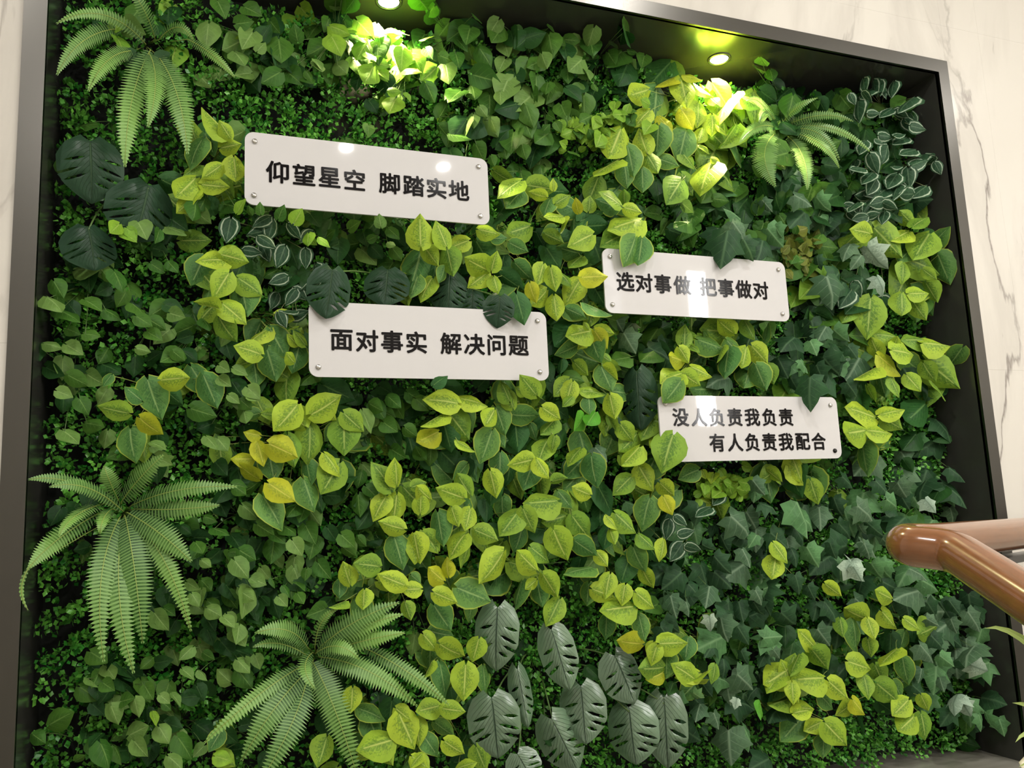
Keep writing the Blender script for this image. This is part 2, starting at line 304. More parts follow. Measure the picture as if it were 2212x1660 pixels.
TRIM = {  # white outlined leaves: centre x y and length
'D': '''870 715 100;1000 735 110;1105 740 110;1220 850 150;965 945 100;1055 935 110;1185 960 120;1335 1065 130;1070 1135 120;1240 1260 120;1350 1345 150;
1490 1405 100;955 1370 160;1065 1285 120;1245 1485 150;1340 1585 120;1110 1505 120;815 925 150;860 1215 90;1180 1120 90;1160 1380 90;1010 1180 80;
900 820 110;780 830 90;1130 1590 110;1230 1620 100;940 1560 120;900 1480 110;820 1400 110''',
'H': '''840 155 110;960 135 110;1095 65 130;1035 155 90;820 760 130;900 60 100;1000 30 100;880 -20 110;780 60 100;940 -60 110''',
'E': '''1435 140 130;1705 138 120;1850 150 110;1920 320 110;1985 420 120;1770 305 120;1825 555 100;1745 450 110;1890 660 110;1630 150 130;1590 270 110;
1680 210 110;1900 520 100;1770 700 90;1820 640 90;1640 80 110;1950 500 100''',
'O': '''365 575 150;530 595 130;445 760 150;590 735 130;665 415 130;480 500 120'''}
SMALL = {  # small green vine leaves: base tip shade (s mid, p pale, e deep, z lit yellow green)
'A': '''1300 150 1270 200 s;1330 140 1370 220 s;1620 320 1670 260 p;1480 330 1540 400 p;1620 400 1700 470 e;1980 380 2030 440 p;2120 400 2170 460 p;
1870 420 1840 510 e;1920 470 1970 510 s;1560 180 1540 230 e;1690 610 1700 700 s;1640 620 1600 560 s;1990 1130 2010 1200 s;750 1410 700 1460 z;
770 1460 860 1520 z;870 1400 920 1500 p;1000 1450 980 1530 s;1060 1360 1170 1450 e;1800 1300 1830 1400 s;1900 1330 1900 1420 s;1720 120 1700 240 e;
740 120 720 190 z;740 240 790 350 z;1230 1280 1230 1380 s;1290 1250 1250 1330 s;1495 1335 1540 1245 zF;1640 1345 1636 1268 sF;1750 1375 1785 1285 sF;1850 1400 1905 1312 zF;1580 1350 1560 1300 sF''',
'B': '''648 1425 638 1342 pF;700 1440 660 1390 s;560 40 580 140 z;500 130 600 240 z;650 130 740 110 z;700 200 660 280 z;830 60 790 160 z;870 40 890 130 z;900 250 980 215 z;760 260 840 330 z;
480 320 520 400 s;470 370 530 470 z;640 440 700 500 z;600 420 560 510 z;700 570 780 570 z;740 620 700 700 z;800 590 840 640 z;770 710 790 770 s;
600 740 630 830 s;570 790 570 860 s;250 380 290 440 p;370 400 430 450 p;100 420 130 490 s;180 450 220 510 s;1210 180 1180 270 s;1230 90 1290 140 s;
1500 170 1540 230 s;1570 270 1580 330 s;1700 170 1760 230 s;1740 240 1770 290 s;1660 340 1690 420 p;1510 370 1520 460 e;1840 290 1840 380 p;
1890 380 1850 420 s;1820 440 1830 520 s;1940 440 1970 500 p;1230 470 1400 520 s;1220 540 1240 610 s;1400 580 1400 650 p;1590 570 1620 650 s;
1700 520 1680 580 s;1270 670 1320 730 p;1230 720 1230 800 p;1340 750 1370 830 p;1540 650 1560 780 s;1700 720 1740 750 s;1680 790 1740 850 s;
1480 390 1560 440 e;1420 920 1440 990 s;1340 980 1360 1040 s;1540 920 1560 1000 s;700 80 750 130 z;320 120 300 200 s;340 230 400 340 z;
420 130 440 200 s;620 150 600 220 z;680 150 720 190 z;560 330 620 380 z;650 360 700 400 z;840 140 800 220 z;930 310 970 370 s;880 330 960 380 e;
1020 350 1100 380 s;1120 340 1140 420 s''',
'C': '''330 330 370 400 s;350 260 400 300 s;460 320 530 330 s;160 440 230 490 s;240 530 270 570 s;1160 420 1210 480 b;1290 360 1330 400 s;
1260 430 1310 460 s;1350 440 1370 500 s;1340 600 1390 620 s;1610 630 1640 680 s;1320 680 1360 740 e;1240 480 1200 530 z;560 350 540 420 s;
1640 880 1600 940 s;1900 900 1950 930 s;1400 1000 1440 1060 p;800 1280 860 1340 p;840 1400 760 1420 s''',
'E': '''340 460 400 560 s;300 560 400 630 p;370 640 510 700 s;540 580 640 640 s;650 400 700 460 s;720 400 780 520 s;660 640 770 690 s;830 600 920 660 s;
860 680 960 740 s;940 700 1040 760 s;420 760 510 790 s;530 790 630 800 s;280 850 390 870 p;420 860 520 920 p;1070 660 1160 690 p;860 880 950 900 p;
930 780 1020 830 s;1030 960 1110 940 s;1150 900 1240 960 e;1090 900 1160 960 s;360 1150 460 1190 p;290 1000 400 1060 e;430 1050 560 1120 s;
500 1200 560 1300 s;400 1400 500 1470 p;540 1470 650 1520 s;950 1500 1050 1500 p;980 1560 1080 1620 p;1300 1440 1370 1510 p;1370 1450 1430 1520 p;
1380 990 1440 1030 p;1380 1070 1450 1120 p;1470 1010 1560 1050 p;1460 1090 1520 1180 e;1560 1130 1630 1200 p;1530 1250 1620 1340 s;1200 1260 1360 1310 s;
1060 340 1120 400 s;1280 700 1330 760 s;1930 190 1990 230 z;2010 190 2080 240 z;1940 160 1930 230 z;2040 190 2100 130 s;620 480 700 560 e;
430 600 500 690 e;960 250 1060 280 e;750 120 700 150 z;800 130 860 200 z;1200 800 1100 830 e;640 980 760 1020 e;200 850 250 950 e''',
'F': '''640 50 660 120 p;700 130 770 190 s;570 200 630 170 s;720 250 780 320 s;690 220 740 230 p;540 150 560 240 e;450 130 520 80 s;590 240 660 310 e;
600 1220 680 1330 s;700 1180 760 1240 s;670 1340 770 1400 s;800 1380 880 1440 s;820 1160 930 1230 s;870 1200 950 1270 s;540 1290 590 1400 e;
640 1120 720 1170 e;560 1480 520 1420 e;900 1560 860 1500 s''',
'I': '''1300 30 1420 80 p;1360 180 1470 130 p;1750 660 1860 690 s;1820 760 1960 800 s;1670 880 1730 960 s;1720 1030 1800 1080 p;1960 960 2060 960 s;
2050 980 2130 1070 p;2020 1080 2060 1200 p;2140 1190 2200 1230 p;1600 1220 1700 1290 p;1640 1320 1710 1420 p;1720 1200 1800 1280 s;1950 1300 2020 1360 e;
2060 1300 2160 1360 p;1400 1440 1490 1500 s;1320 1480 1430 1640 p;1910 1520 2000 1600 p;2000 1640 2090 1760 p;1770 1440 1890 1500 p;2100 600 2200 650 s;
2000 400 2100 460 s;1550 740 1640 800 e;1260 1000 1350 1090 e''',
'J': '''1640 630 1530 730 p;1740 680 1830 740 s;1700 830 1780 900 p;1560 820 1660 900 p;2030 740 2130 840 p;1370 1040 1450 1110 p;1470 1030 1550 1130 p;
1400 1110 1470 1160 s;740 890 850 950 p;880 930 970 1000 s;1010 900 1180 1000 e;1040 1090 1140 1060 s;950 1130 1010 1290 p;1150 1070 1180 1230 p;
1240 960 1300 1080 s;1100 1380 1250 1300 p;1150 1430 1250 1570 p;1360 1310 1450 1440 p;1300 1190 1340 1300 z;1520 1400 1650 1580 s;1440 1560 1560 1659 p;
490 1390 560 1480 e;600 1330 660 1430 e;280 1370 380 1440 s;420 1290 600 1180 s;640 1600 720 1560 s;860 1450 960 1659 s;980 1480 1060 1620 s;
1840 1560 1990 1600 z;2100 330 2020 400 s;1330 760 1480 740 e;1680 960 1740 1090 e;2050 120 2180 200 p;1330 380 1400 480 p;780 800 900 860 e''',
'K': '''60 140 40 280 p;160 290 230 340 p;440 140 420 380 p;280 350 340 470 p;380 450 360 600 p;430 720 430 840 p;520 700 560 820 p;500 350 560 430 e;
760 110 820 200 s;720 200 790 280 p;880 170 930 250 s;860 80 950 140 s;570 200 640 260 e;100 380 180 500 e;1850 10 1930 80 m;300 150 340 240 e;
480 80 580 90 s;660 40 700 120 s''',
'L': '''1260 90 1360 150 s;1380 160 1480 210 s;1380 250 1490 330 s;1560 320 1650 370 s;1420 30 1520 120 s;1650 480 1740 560 s;1450 480 1560 560 s;
1200 160 1280 340 p;1160 870 1170 1050 s;1230 800 1330 900 s;1020 1210 1130 1320 s;1160 1230 1230 1310 s;1040 1320 1150 1400 s;820 1450 920 1590 s;
720 1500 700 1600 s;520 1130 640 1190 s;150 1340 280 1420 s;110 1430 230 1580 p;260 1580 380 1640 p;60 1350 80 1450 s;180 960 320 1070 p;
90 780 220 800 s;640 950 560 1040 s;700 1000 650 1100 s;430 1200 540 1280 s;190 160 200 240 p;160 60 250 140 s;600 1260 680 1390 p;300 1120 440 1220 s;
900 1150 980 1280 e;1250 1020 1160 1160 e;60 20 150 90 p;220 20 320 60 p;830 620 900 700 e;1060 740 1150 700 e;1650 130 1690 50 e'''}
MONSTERA = {  # base tip full-width group
'X': '''195 305 200 412 128 a;322 400 300 505 140 a;190 490 210 568 110 a;718 583 707 684 92 b;838 583 830 655 95 b;972 590 968 662 84 b;1080 640 1076 697 66 b;
1022 625 1020 675 50 b;1375 803 1382 926 76 c''',
'M': '''690 290 650 810 370 d;1150 480 1310 1000 310 d;1690 700 1880 1110 360 d;860 820 960 1320 190 d;640 1060 700 1590 440 d;1400 960 1440 1460 390 d;
1150 1240 1400 1720 370 d;1810 1140 1850 1640 430 d;2110 1060 2150 1680 370 d;860 1540 1010 1800 300 d'''}
FERNS = [
 ((315,108), .13, [((325,108),(272,200),(270,357),62),((320,112),(352,160),(320,272),52),((340,120),(395,190),(405,330),62),
   ((315,95),(225,-10),(124,50),30),((345,85),(388,30),(418,88),24),((405,85),(460,110),(506,166),24),((270,62),(170,60),(124,160),42),
   ((290,110),(225,108),(192,195),42),((335,85),(318,20),(280,-25),34)]),
 ((268,1108), .12, [((258,1120),(195,1230),(224,1428),62),((268,1118),(235,1270),(288,1452),64),((270,1115),(292,1210),(308,1388),78),
   ((285,1120),(365,1190),(412,1362),48),((275,1108),(345,1145),(412,1212),66),((290,1100),(385,1105),(472,1092),50),((285,1092),(380,1045),(510,1052),46),
   ((262,1085),(300,1030),(352,984),52),((258,1085),(235,1040),(225,1008),44),((266,1105),(190,1030),(110,1052),36),((250,1092),(150,1020),(64,1036),34),
   ((228,1088),(150,1105),(128,1158),34),((212,1110),(110,1165),(62,1228),52),((66,1222),(30,1270),(60,1318),9),((242,1100),(220,1112),(216,1152),30)]),
 ((680,1412), .11, [((664,1450),(590,1520),(523,1642),70),((652,1440),(560,1490),(443,1604),44),((665,1460),(645,1560),(556,1700),66),
   ((675,1430),(722,1510),(776,1690),70),((690,1420),(800,1430),(900,1525),60),((780,1398),(880,1440),(968,1522),40),((685,1405),(750,1340),(860,1303),56),
   ((690,1400),(770,1350),(868,1328),48),((700,1410),(790,1380),(872,1368),44),((682,1412),(730,1375),(775,1424),40),((680,1400),(685,1330),(732,1315),20),
   ((665,1400),(630,1340),(553,1368),46),((660,1415),(600,1375),(548,1398),30),((675,1410),(640,1440),(680,1488),34)]),
 ((1688,285), .14, [((1680,278),(1635,255),(1598,308),30),((1680,285),(1625,320),(1674,402),58),((1702,295),(1748,330),(1744,408),40),
   ((1705,280),(1780,265),(1813,345),24),((1705,275),(1810,255),(1884,332),20),((1702,285),(1790,300),(1812,362),20),((1700,270),(1780,232),(1842,262),20),
   ((1690,268),(1715,225),(1765,212),20),((1676,265),(1650,215),(1640,264),20),((1668,262),(1640,200),(1612,218),18)])]
M = {}
# lime pothos
M['y'] = leaf_mat('leaf_yellow_lime', (174,198,60), (148,180,56), (208,220,116), (96,134,46), .75)
M['o'] = leaf_mat('leaf_golden', (182,188,46), (170,182,48), (212,208,92), (128,148,44), .6)
M['l'] = leaf_mat('leaf_lime', (142,174,58), (114,154,54), (182,204,106), (70,112,44), .75)
M['m'] = leaf_mat('leaf_mottled', (104,146,68), (82,130,66), (150,182,110), (52,96,50), .65, edge=(.5, .06, (160,180,70)))
M['d'] = leaf_mat('leaf_deep', (62,108,50), (50,96,48), (110,150,84), (36,78,38), .6)
M['b'] = leaf_mat('leaf_bright_green', (92,160,48), (74,146,44), (130,180,80), (60,120,36), .3)
# small vines
M['s'] = leaf_mat('vine_leaf_green', (76,116,42), (56,100,36), (118,156,78), (56,92,38), .35, side=5)
M['p'] = leaf_mat('vine_leaf_pale', (112,146,72), (94,130,62), (150,180,108), (92,122,64), .3, side=5)
M['e'] = leaf_mat('vine_leaf_deep', (44,84,36), (34,72,34), (72,110,58), (30,58,32), .4, side=5)
M['z'] = leaf_mat('vine_leaf_lit_fresh', (132,172,52), (110,156,50), (170,196,96), (84,128,42), .3, side=5)  # lit tone of vines near the lamp put into the colour; sprigs share it
# ivy
M['v'] = leaf_mat('ivy_leaf_dark', (28,90,32), (18,70,26), (66,112,60), (28,58,38), .4, side=4, rough=.42, spec=.12)
M['w'] = leaf_mat('ivy_leaf_grey', (78,122,72), (44,96,46), (120,156,112), (48,80,54), .4, side=4, rough=.42, spec=.12)
M['W'] = leaf_mat('ivy_leaf_frosted', (166,194,162), (142,172,142), (80,114,84), (104,136,106), .6, side=5, rough=.5)
M['g'] = leaf_mat('ivy_leaf_bright', (64,138,48), (52,120,44), (104,164,84), (44,100,36), .4, side=4)
# outlined leaves
M['t'] = leaf_mat('leaf_white_outline', (54,86,58), (44,76,50), (104,132,100), (36,64,44), .4, side=4, edge=(.36, .05, (176,192,166)), bump=.2)
M['a'] = leaf_mat('split_leaf_dark', (50,76,54), (42,68,48), (92,116,88), (36,58,40), .3, side=12, rough=.34, trans=.06, bump=.8, veinw=.02)
M['q'] = leaf_mat('split_leaf_satin', (106,134,104), (94,120,94), (70,92,74), (84,104,84), .3, side=12, rough=.26, trans=.05, bump=1.0, veinw=.02, spec=1.0)
M['x'] = leaf_mat('leaf_olive', (112,122,46), (92,108,42), (150,156,84), (84,84,40), .5)
M['stem_y'] = plain('stem_yellow_green', (150,168,84), .5)
M['stem_g'] = plain('stem_green', (84,112,56), .5)
M['stem_p'] = plain('stem_pale', (140,150,100), .5)

def frond_mat():
    s = N('fern_frond'); tc = s.n('ShaderNodeTexCoord'); uv = s.n('ShaderNodeSeparateXYZ'); s.l(tc.outputs['UV'], uv.inputs[0])
    at_ = s.n('ShaderNodeAttribute', attribute_name='run'); t = at_.outputs['Fac']
    oi = s.n('ShaderNodeObjectInfo')
    tip = s.mix(oi.outputs['Random'], lin((130,176,80)), lin((76,120,54)))  # random darker end paints in the shade of occluded fronds
    cr = s.n('ShaderNodeMapRange'); s.l(t, cr.inputs[0]); cr.inputs[1].default_value = .05; cr.inputs[2].default_value = .6
    col = s.mix(cr.outputs[0], lin((72,104,66)), tip)
    ax = s.math('ABSOLUTE', s.math('SUBTRACT', uv.outputs[0], .5))
    col = s.mix(s.math('SUBTRACT', 1.0, s.math('MULTIPLY', ax, 9.0), clamp=True), col, lin((150,190,110)))
    b = s.bsdf(Base_Color=col, Roughness=.42)
    tr = s.n('ShaderNodeBsdfTranslucent'); s.l(col, tr.inputs[0]); mx = s.n('ShaderNodeMixShader'); mx.inputs[0].default_value = .2
    s.l(b.outputs[0], mx.inputs[1]); s.l(tr.outputs[0], mx.inputs[2]); s.l(mx.outputs[0], s.out.inputs[0])
    return s.m
M['frond'] = frond_mat()
def mat_box():
    s = N('boxwood_leaf'); a = s.n('ShaderNodeAttribute', attribute_name='tone'); t = a.outputs['Fac']
    col = s.mix(t, lin((34,110,30)), lin((122,196,76)))
    s.bsdf(Base_Color=col, Roughness=.33); return s.m
M['boxwood'] = mat_box()

def marble(name, base=(210,205,196), vein=(132,124,118), rough=.12, grey=0.0):
    s = N(name); tc = s.n('ShaderNodeTexCoord')
    mp = s.n('ShaderNodeMapping'); s.l(tc.outputs['Object'], mp.inputs[0]); mp.inputs['Rotation'].default_value = (0, .5, 0); mp.inputs['Scale'].default_value = (1.5, 1.5, .55)
    n1 = s.n('ShaderNodeTexNoise'); s.l(mp.outputs[0], n1.inputs['Vector']); n1.inputs['Scale'].default_value = 1.7; n1.inputs['Detail'].default_value = 7; n1.inputs['Roughness'].default_value = .52
    n1.inputs['Distortion'].default_value = .5
    n2 = s.n('ShaderNodeTexNoise'); s.l(mp.outputs[0], n2.inputs['Vector']); n2.inputs['Scale'].default_value = 1.1
    v = s.math('SUBTRACT', 1.0, s.math('MULTIPLY', s.math('ABSOLUTE', s.math('SUBTRACT', n1.outputs[0], .5)), 55.0), clamp=True)
    v = s.math('MULTIPLY', v, s.math('MULTIPLY_ADD', n2.outputs[0], 4.0, -1.6, clamp=True))
    v2 = s.math('MULTIPLY', s.math('SUBTRACT', 1.0, s.math('MULTIPLY', s.math('ABSOLUTE', s.math('SUBTRACT', n1.outputs[0], .47)), 12.0), clamp=True), .18)
    col = s.mix(s.math('MAXIMUM', s.math('MULTIPLY', v, .95), v2), lin(base), lin(vein))
    s.bsdf(Base_Color=col, Roughness=rough); return s.m
M['marble'] = marble('cream_marble')
def slab_mat():
    s = N('grey_stone'); tc = s.n('ShaderNodeTexCoord')
    mp = s.n('ShaderNodeMapping'); s.l(tc.outputs['Object'], mp.inputs[0]); mp.inputs['Scale'].default_value = (1, 5, 1); mp.inputs['Rotation'].default_value = (0, 0, -.5)
    n = s.n('ShaderNodeTexNoise'); s.l(mp.outputs[0], n.inputs['Vector']); n.inputs['Scale'].default_value = 5; n.inputs['Detail'].default_value = 5
    s.bsdf(Base_Color=s.mix(s.math('MULTIPLY_ADD', n.outputs[0], 2.4, -.7, clamp=True), lin((128,124,114)), lin((160,157,146))), Roughness=.28); return s.m
M['slab'] = slab_mat()
M['paint'] = plain('ceiling_paint', (238,234,226), .7)
M['black'] = plain('black_gloss_panel', (58,58,54), .2, Specular_IOR_Level=.6)
M['backing'] = plain('black_backing', (14,18,13), .9)
def steel():
    s = N('brushed_grey_steel'); tc = s.n('ShaderNodeTexCoord'); mp = s.n('ShaderNodeMapping'); s.l(tc.outputs['Object'], mp.inputs[0]); mp.inputs['Scale'].default_value = (1, 1, 1)
    n = s.n('ShaderNodeTexNoise'); s.l(mp.outputs[0], n.inputs['Vector']); n.inputs['Scale'].default_value = 220
    b = s.bsdf(Base_Color=lin((90,88,84)), Metallic=1.0, Roughness=s.math('MULTIPLY_ADD', n.outputs[0], .1, .27)); return s.m
M['steel'] = steel()
M['acrylic'] = plain('white_acrylic', (204,202,202), .025)
M['acrylic_edge'] = plain('acrylic_edge', (200,214,208), .15)
M['ink'] = plain('black_lettering', (14,11,13), .1, Specular_IOR_Level=.15)
M['chrome'] = plain('chrome', (200,198,194), .2, 1.0)
M['bolt_dark'] = plain('dark_screw', (40,38,36), .4, .6)
def wood():
    s = N('varnished_rail_wood'); tc = s.n('ShaderNodeTexCoord')
    uv = s.n('ShaderNodeMapping'); s.l(tc.outputs['UV'], uv.inputs[0]); uv.inputs['Scale'].default_value = (1.2, .6, 1)
    n = s.n('ShaderNodeTexNoise'); s.l(uv.outputs[0], n.inputs['Vector']); n.inputs['Scale'].default_value = 6; n.inputs['Detail'].default_value = 5
    n2 = s.n('ShaderNodeTexNoise'); s.l(tc.outputs['Object'], n2.inputs['Vector']); n2.inputs['Scale'].default_value = 130
    c = s.mix(n.outputs[0], lin((106,68,40)), lin((154,100,62)))
    c = s.mix(s.math('MULTIPLY', s.math('GREATER_THAN', n2.outputs[0], .74), .4), c, lin((214,166,116)))
    s.bsdf(Base_Color=c, Roughness=.2, Coat_Weight=.5, Coat_Roughness=.06); return s.m
M['wood'] = wood()
def emit(name, col, st):
    s = N(name); e = s.n('ShaderNodeEmission'); e.inputs[0].default_value = col; e.inputs[1].default_value = st; s.l(e.outputs[0], s.out.inputs[0]); return s.m
M['lens'] = emit('downlight_lens', (1, .95, .86, 1), 14)
M['lens_niche'] = emit('niche_lens', (1, .97, .82, 1), 16)
M['daylight'] = emit('daylight_pane', (1, .99, .97, 1), 3.2)
M['blade'] = leaf_mat('strap_leaf', (170,186,110), (150,170,96), (190,200,140), side=1, rough=.4)
M['pot'] = plain('planter_white', (220,216,208), .35)

# ================================================================ setting
XL, XLO, XR, XRO, ZT, ZTO, ZF, D = -.3001, -.3459, 2.3457, 2.3899, 1.3482, 1.3943, -.8628, .272
RX0, RX1, RY0 = -2.6, 4.9, -4.0
# marble wall around the opening, laid as panels with hairline joints
wall = bpy.data.objects.new('wall_back', None); COL.objects.link(wall); wall['kind'] = 'structure'
G = .0001
def panel(x0, x1, z0, z1):
    me = box_me('marble_panel', x0+G, x1-G, .002, .024, z0+G, z1-G, .0003)
    link('marble_panel', me, M['marble'], wall)
xs = [RX0, -1.4, XLO, .163, 1.363, XRO, 2.563, 3.763, RX1]
J = 1.53
for a, b in zip(xs[:-1], xs[1:]):
    if a >= XRO-.01 or b <= XLO+.01:
        panel(a, b, ZF, .33) if not (XRO-.01 < a < 2.5) else panel(a, b, ZF, .33)
        panel(a, b, .33, J)
    panel(a, b, J, ZC)
for a, b in ((XLO, .163), (.163, 2.563-.1731)): panel(a, b, ZTO, J)
link('substrate', box_me('substrate', RX0, XLO, .024, .3, ZF, ZC), M['paint'], wall)
link('substrate', box_me('substrate', XRO, RX1, .024, .3, ZF, ZC), M['paint'], wall)
link('substrate', box_me('substrate', XLO, XRO, .024, .3, ZTO, ZC), M['paint'], wall)
# recessed niche lining
link('wall_niche', box_me('wall_niche', XL, XR, D, D+.02, ZF, ZT), M['backing'], kind='structure')
link('trim_1', box_me('trim_1', XL-.03, XL, .004, D+.02, ZF, ZT), M['black'], kind='structure')
link('trim_2', box_me('trim_2', XR, XR+.03, .004, D+.02, ZF, ZT), M['black'], kind='structure')
link('trim_3', box_me('trim_3', XL-.03, XR+.03, .004, D+.02, ZT, ZT+.03), M['black'], kind='structure')
# brushed steel frame: three mitred bars
fr = bpy.data.objects.new('trim_frame', None); COL.objects.link(fr); fr['kind'] = 'structure'
def bar(v2):
    v = [(x, -.004, z) for x, z in v2]+[(x, .012, z) for x, z in v2]
    f = [(0, 1, 2, 3), (7, 6, 5, 4)]+[(i, i+4, (i+1) % 4+4, (i+1) % 4) for i in range(4)]
    link('frame_bar', mesh('frame_bar', v, [t[::-1] for t in f]), M['steel'], fr)
bar([(XLO, ZF), (XL, ZF), (XL, ZT), (XLO, ZTO)]); bar([(XR, ZF), (XRO, ZF), (XRO, ZTO), (XR, ZT)]); bar([(XL, ZT), (XR, ZT), (XRO, ZTO), (XLO, ZTO)])
# landing, lower hall floor, side walls, ceiling
link('floor', box_me('floor', RX0, RX1, -1.3, D+.02, ZF-.15, ZF), M['slab'], kind='structure')
link('floor_hall', box_me('floor_hall', RX0, RX1, RY0, -1.3, -2.45, -2.3), M['slab'], kind='structure')
link('wall_riser', box_me('wall_riser', RX0, RX1, -1.32, -1.3, -2.3, ZF-.15), M['paint'], kind='structure')
link('ceiling', box_me('ceiling', RX0, RX1, RY0, .3, ZC, ZC+.1), M['paint'], kind='structure')
link('wall_left', box_me('wall_left', RX0-.1, RX0, RY0, .3, -2.4, ZC), M['marble'], kind='structure')
link('wall_right', box_me('wall_right', RX1, RX1+.1, RY0, .3, -2.4, ZC), M['marble'], kind='structure')
wf = bpy.data.objects.new('wall_front', None); COL.objects.link(wf); wf['kind'] = 'structure'
W0, W1, WZ0, WZ1 = 3.955, 4.125, .6, 1.93     # tall daylight slit that the sign plates mirror
for q in ((RX0, 3.15, -2.4, ZC), (3.32, W0, -2.4, ZC), (W1, RX1, -2.4, ZC), (3.15, 3.32, -2.4, .9), (3.15, 3.32, 2.0, ZC), (W0, W1, -2.4, WZ0), (W0, W1, WZ1, ZC)):
    link('wall_section', box_me('wall_section', q[0], q[1], RY0-.1, RY0, q[2], q[3]), M['paint'], wf)
link('window_1', box_me('window_1', W0, W1, RY0-.06, RY0-.04, WZ0, WZ1), M['daylight'], kind='structure')
link('window_2', box_me('window_2', 3.15, 3.32, RY0-.06, RY0-.04, .9, 2.0), M['daylight'], kind='structure')

# ---------------------------------------------------------------- lamps
def ring(r0, r1, h, n=28):
    v, f = [], []
    prof = [(r0, 0), (r0+.15*(r1-r0), -h), (r1-.1*(r1-r0), -h*.8), (r1, 0)]
    for i in range(n):
        a = 2*math.pi*i/n
        for r, z in prof: v.append((r*math.cos(a), r*math.sin(a), z))
    m = len(prof)
    for i in range(n):
        for k in range(m-1): f.append((i*m+k, ((i+1) % n)*m+k, ((i+1) % n)*m+k+1, i*m+k+1))
    return mesh('trim_ring', v, f, True)
def disc(r, z, n=28):
    v = [(r*math.cos(2*math.pi*i/n), r*math.sin(2*math.pi*i/n), z) for i in range(n)]
    return mesh('lens', v, [tuple(range(n))[::-1]])
ringA, lensA = ring(.034, .05, .006), disc(.034, -.003)
ringB, lensB = ring(.028, .038, .005), disc(.028, -.002)
ringA.materials.append(M['chrome']); lensA.materials.append(M['lens']); ringB.materials.append(M['black']); lensB.materials.append(M['lens_niche'])
dl_label = ['white recessed ceiling downlight mirrored at the middle top edge of the highest sign', 'white recessed ceiling downlight mirrored as a bright spot on the highest sign',
  'recessed ceiling downlight whose glare shows on the upper steel frame bar']
for i, (x, y) in enumerate(DOWN):
    t = empty('downlight', (x, y, ZC), dl_label[i] if i < 3 else 'ceiling downlight added as fill '+['between the two daylight slits and the plant wall', 'facing the upper left quarter of the plant wall', 'closest to the side wall beyond the left frame bar',
  'in front of the daylight slits', 'in the back corner beyond the left frame bar', 'above the landing beyond the handrail'][i-3], 'downlight', 'recessed ceiling downlights')
    link('trim_ring', ringA, None, t); link('lens', lensA, None, t)
for (x, y), lb in zip(SPOTS, ('glowing round spot lamp above the small green vines by the top of the plant wall', 'glowing round spot lamp above the golden lime leaves under the frame bar')):
    t = empty('spot_lamp', (x, y, ZT), lb, 'spot lamp', 'spot lamps in the top of the niche')
    link('trim_ring', ringB, None, t); link('lens', lensB, None, t)

# ---------------------------------------------------------------- signs
SW, SH = .60, .1788
def rrect(w, h, r, y0, y1):
    p = []
    for cx, cz, a0 in ((w-r, -r, 0), (w-r, -h+r, -90), (r, -h+r, -180), (r, -r, -270)):
        for k in range(7):
            a = math.radians(a0-k*15+90 if False else a0+90-k*15); p.append((cx+r*math.cos(a), cz+r*math.sin(a)))
    n = len(p); v = [(x, y0, z) for x, z in p]+[(x, y1, z) for x, z in p]
    f = [tuple(range(n))[::-1], tuple(range(n, 2*n))]+[(i, (i+1) % n, (i+1) % n+n, i+n) for i in range(n)]
    return v, f
pv, pf = rrect(SW, SH, .021, 0, .005)
def screw():
    v, f = [], []; n = 16
    prof = [(0, -.0050), (.0035, -.0048), (.0058, -.0035), (.0066, -.001), (.0066, 0), (.0045, .0), (.0045, .24)]
    for i in range(n):
        a = 2*math.pi*i/n
        for r, y in prof: v.append((r*math.cos(a), y, r*math.sin(a)))
    m = len(prof)
    for i in range(n):
        for k in range(m-1): f.append((i*m+k, i*m+k+1, ((i+1) % n)*m+k+1, ((i+1) % n)*m+k))
    return mesh('standoff_bolt', v, f, True)
bolt = screw(); bolt.materials.append(M['chrome'])
bolt_d = bolt.copy(); bolt_d.materials[0] = M['bolt_dark']
panel_me = mesh('plate', pv, pf); panel_me.materials.append(M['acrylic'])
glyphs = {}
def glyph(ch):
    if ch not in glyphs:
        c = bpy.data.curves.new('character', 'FONT'); c.body = ch; c.size = 1; c.align_x = 'CENTER'; c.align_y = 'CENTER'; c.resolution_u = 3
        o = bpy.data.objects.new('tmp', c); COL.objects.link(o)
        dg = bpy.context.evaluated_depsgraph_get(); me = bpy.data.meshes.new_from_object(o.evaluated_get(dg)); me.name = 'character'
        bpy.data.objects.remove(o)
        co = np.zeros(len(me.vertices)*3); me.vertices.foreach_get('co', co); co = co.reshape(-1, 3)
        c0 = (co.min(0)+co.max(0))/2
        # bold weight: the outline repeated a hair apart, all in one flat layer
        bm = bmesh.new(); bm.from_mesh(me); bm0 = bm.copy(); base = me.copy()
        for k in range(8):
            n0_ = len(bm.verts); bm.from_mesh(base); bm.verts.ensure_lookup_table()
            dx_, dy_ = .024*math.cos(k*math.pi/4), .024*math.sin(k*math.pi/4)
            for v_ in bm.verts[n0_:]: v_.co += Vector((dx_, dy_, .002*(k+1)))
        bm.to_mesh(me); bm.free(); bm0.free()
        glyphs[ch] = (me, c0, co.max(0)-co.min(0)); me.materials.clear(); me.materials.append(M['ink'])
    return glyphs[ch]
YS = .0035
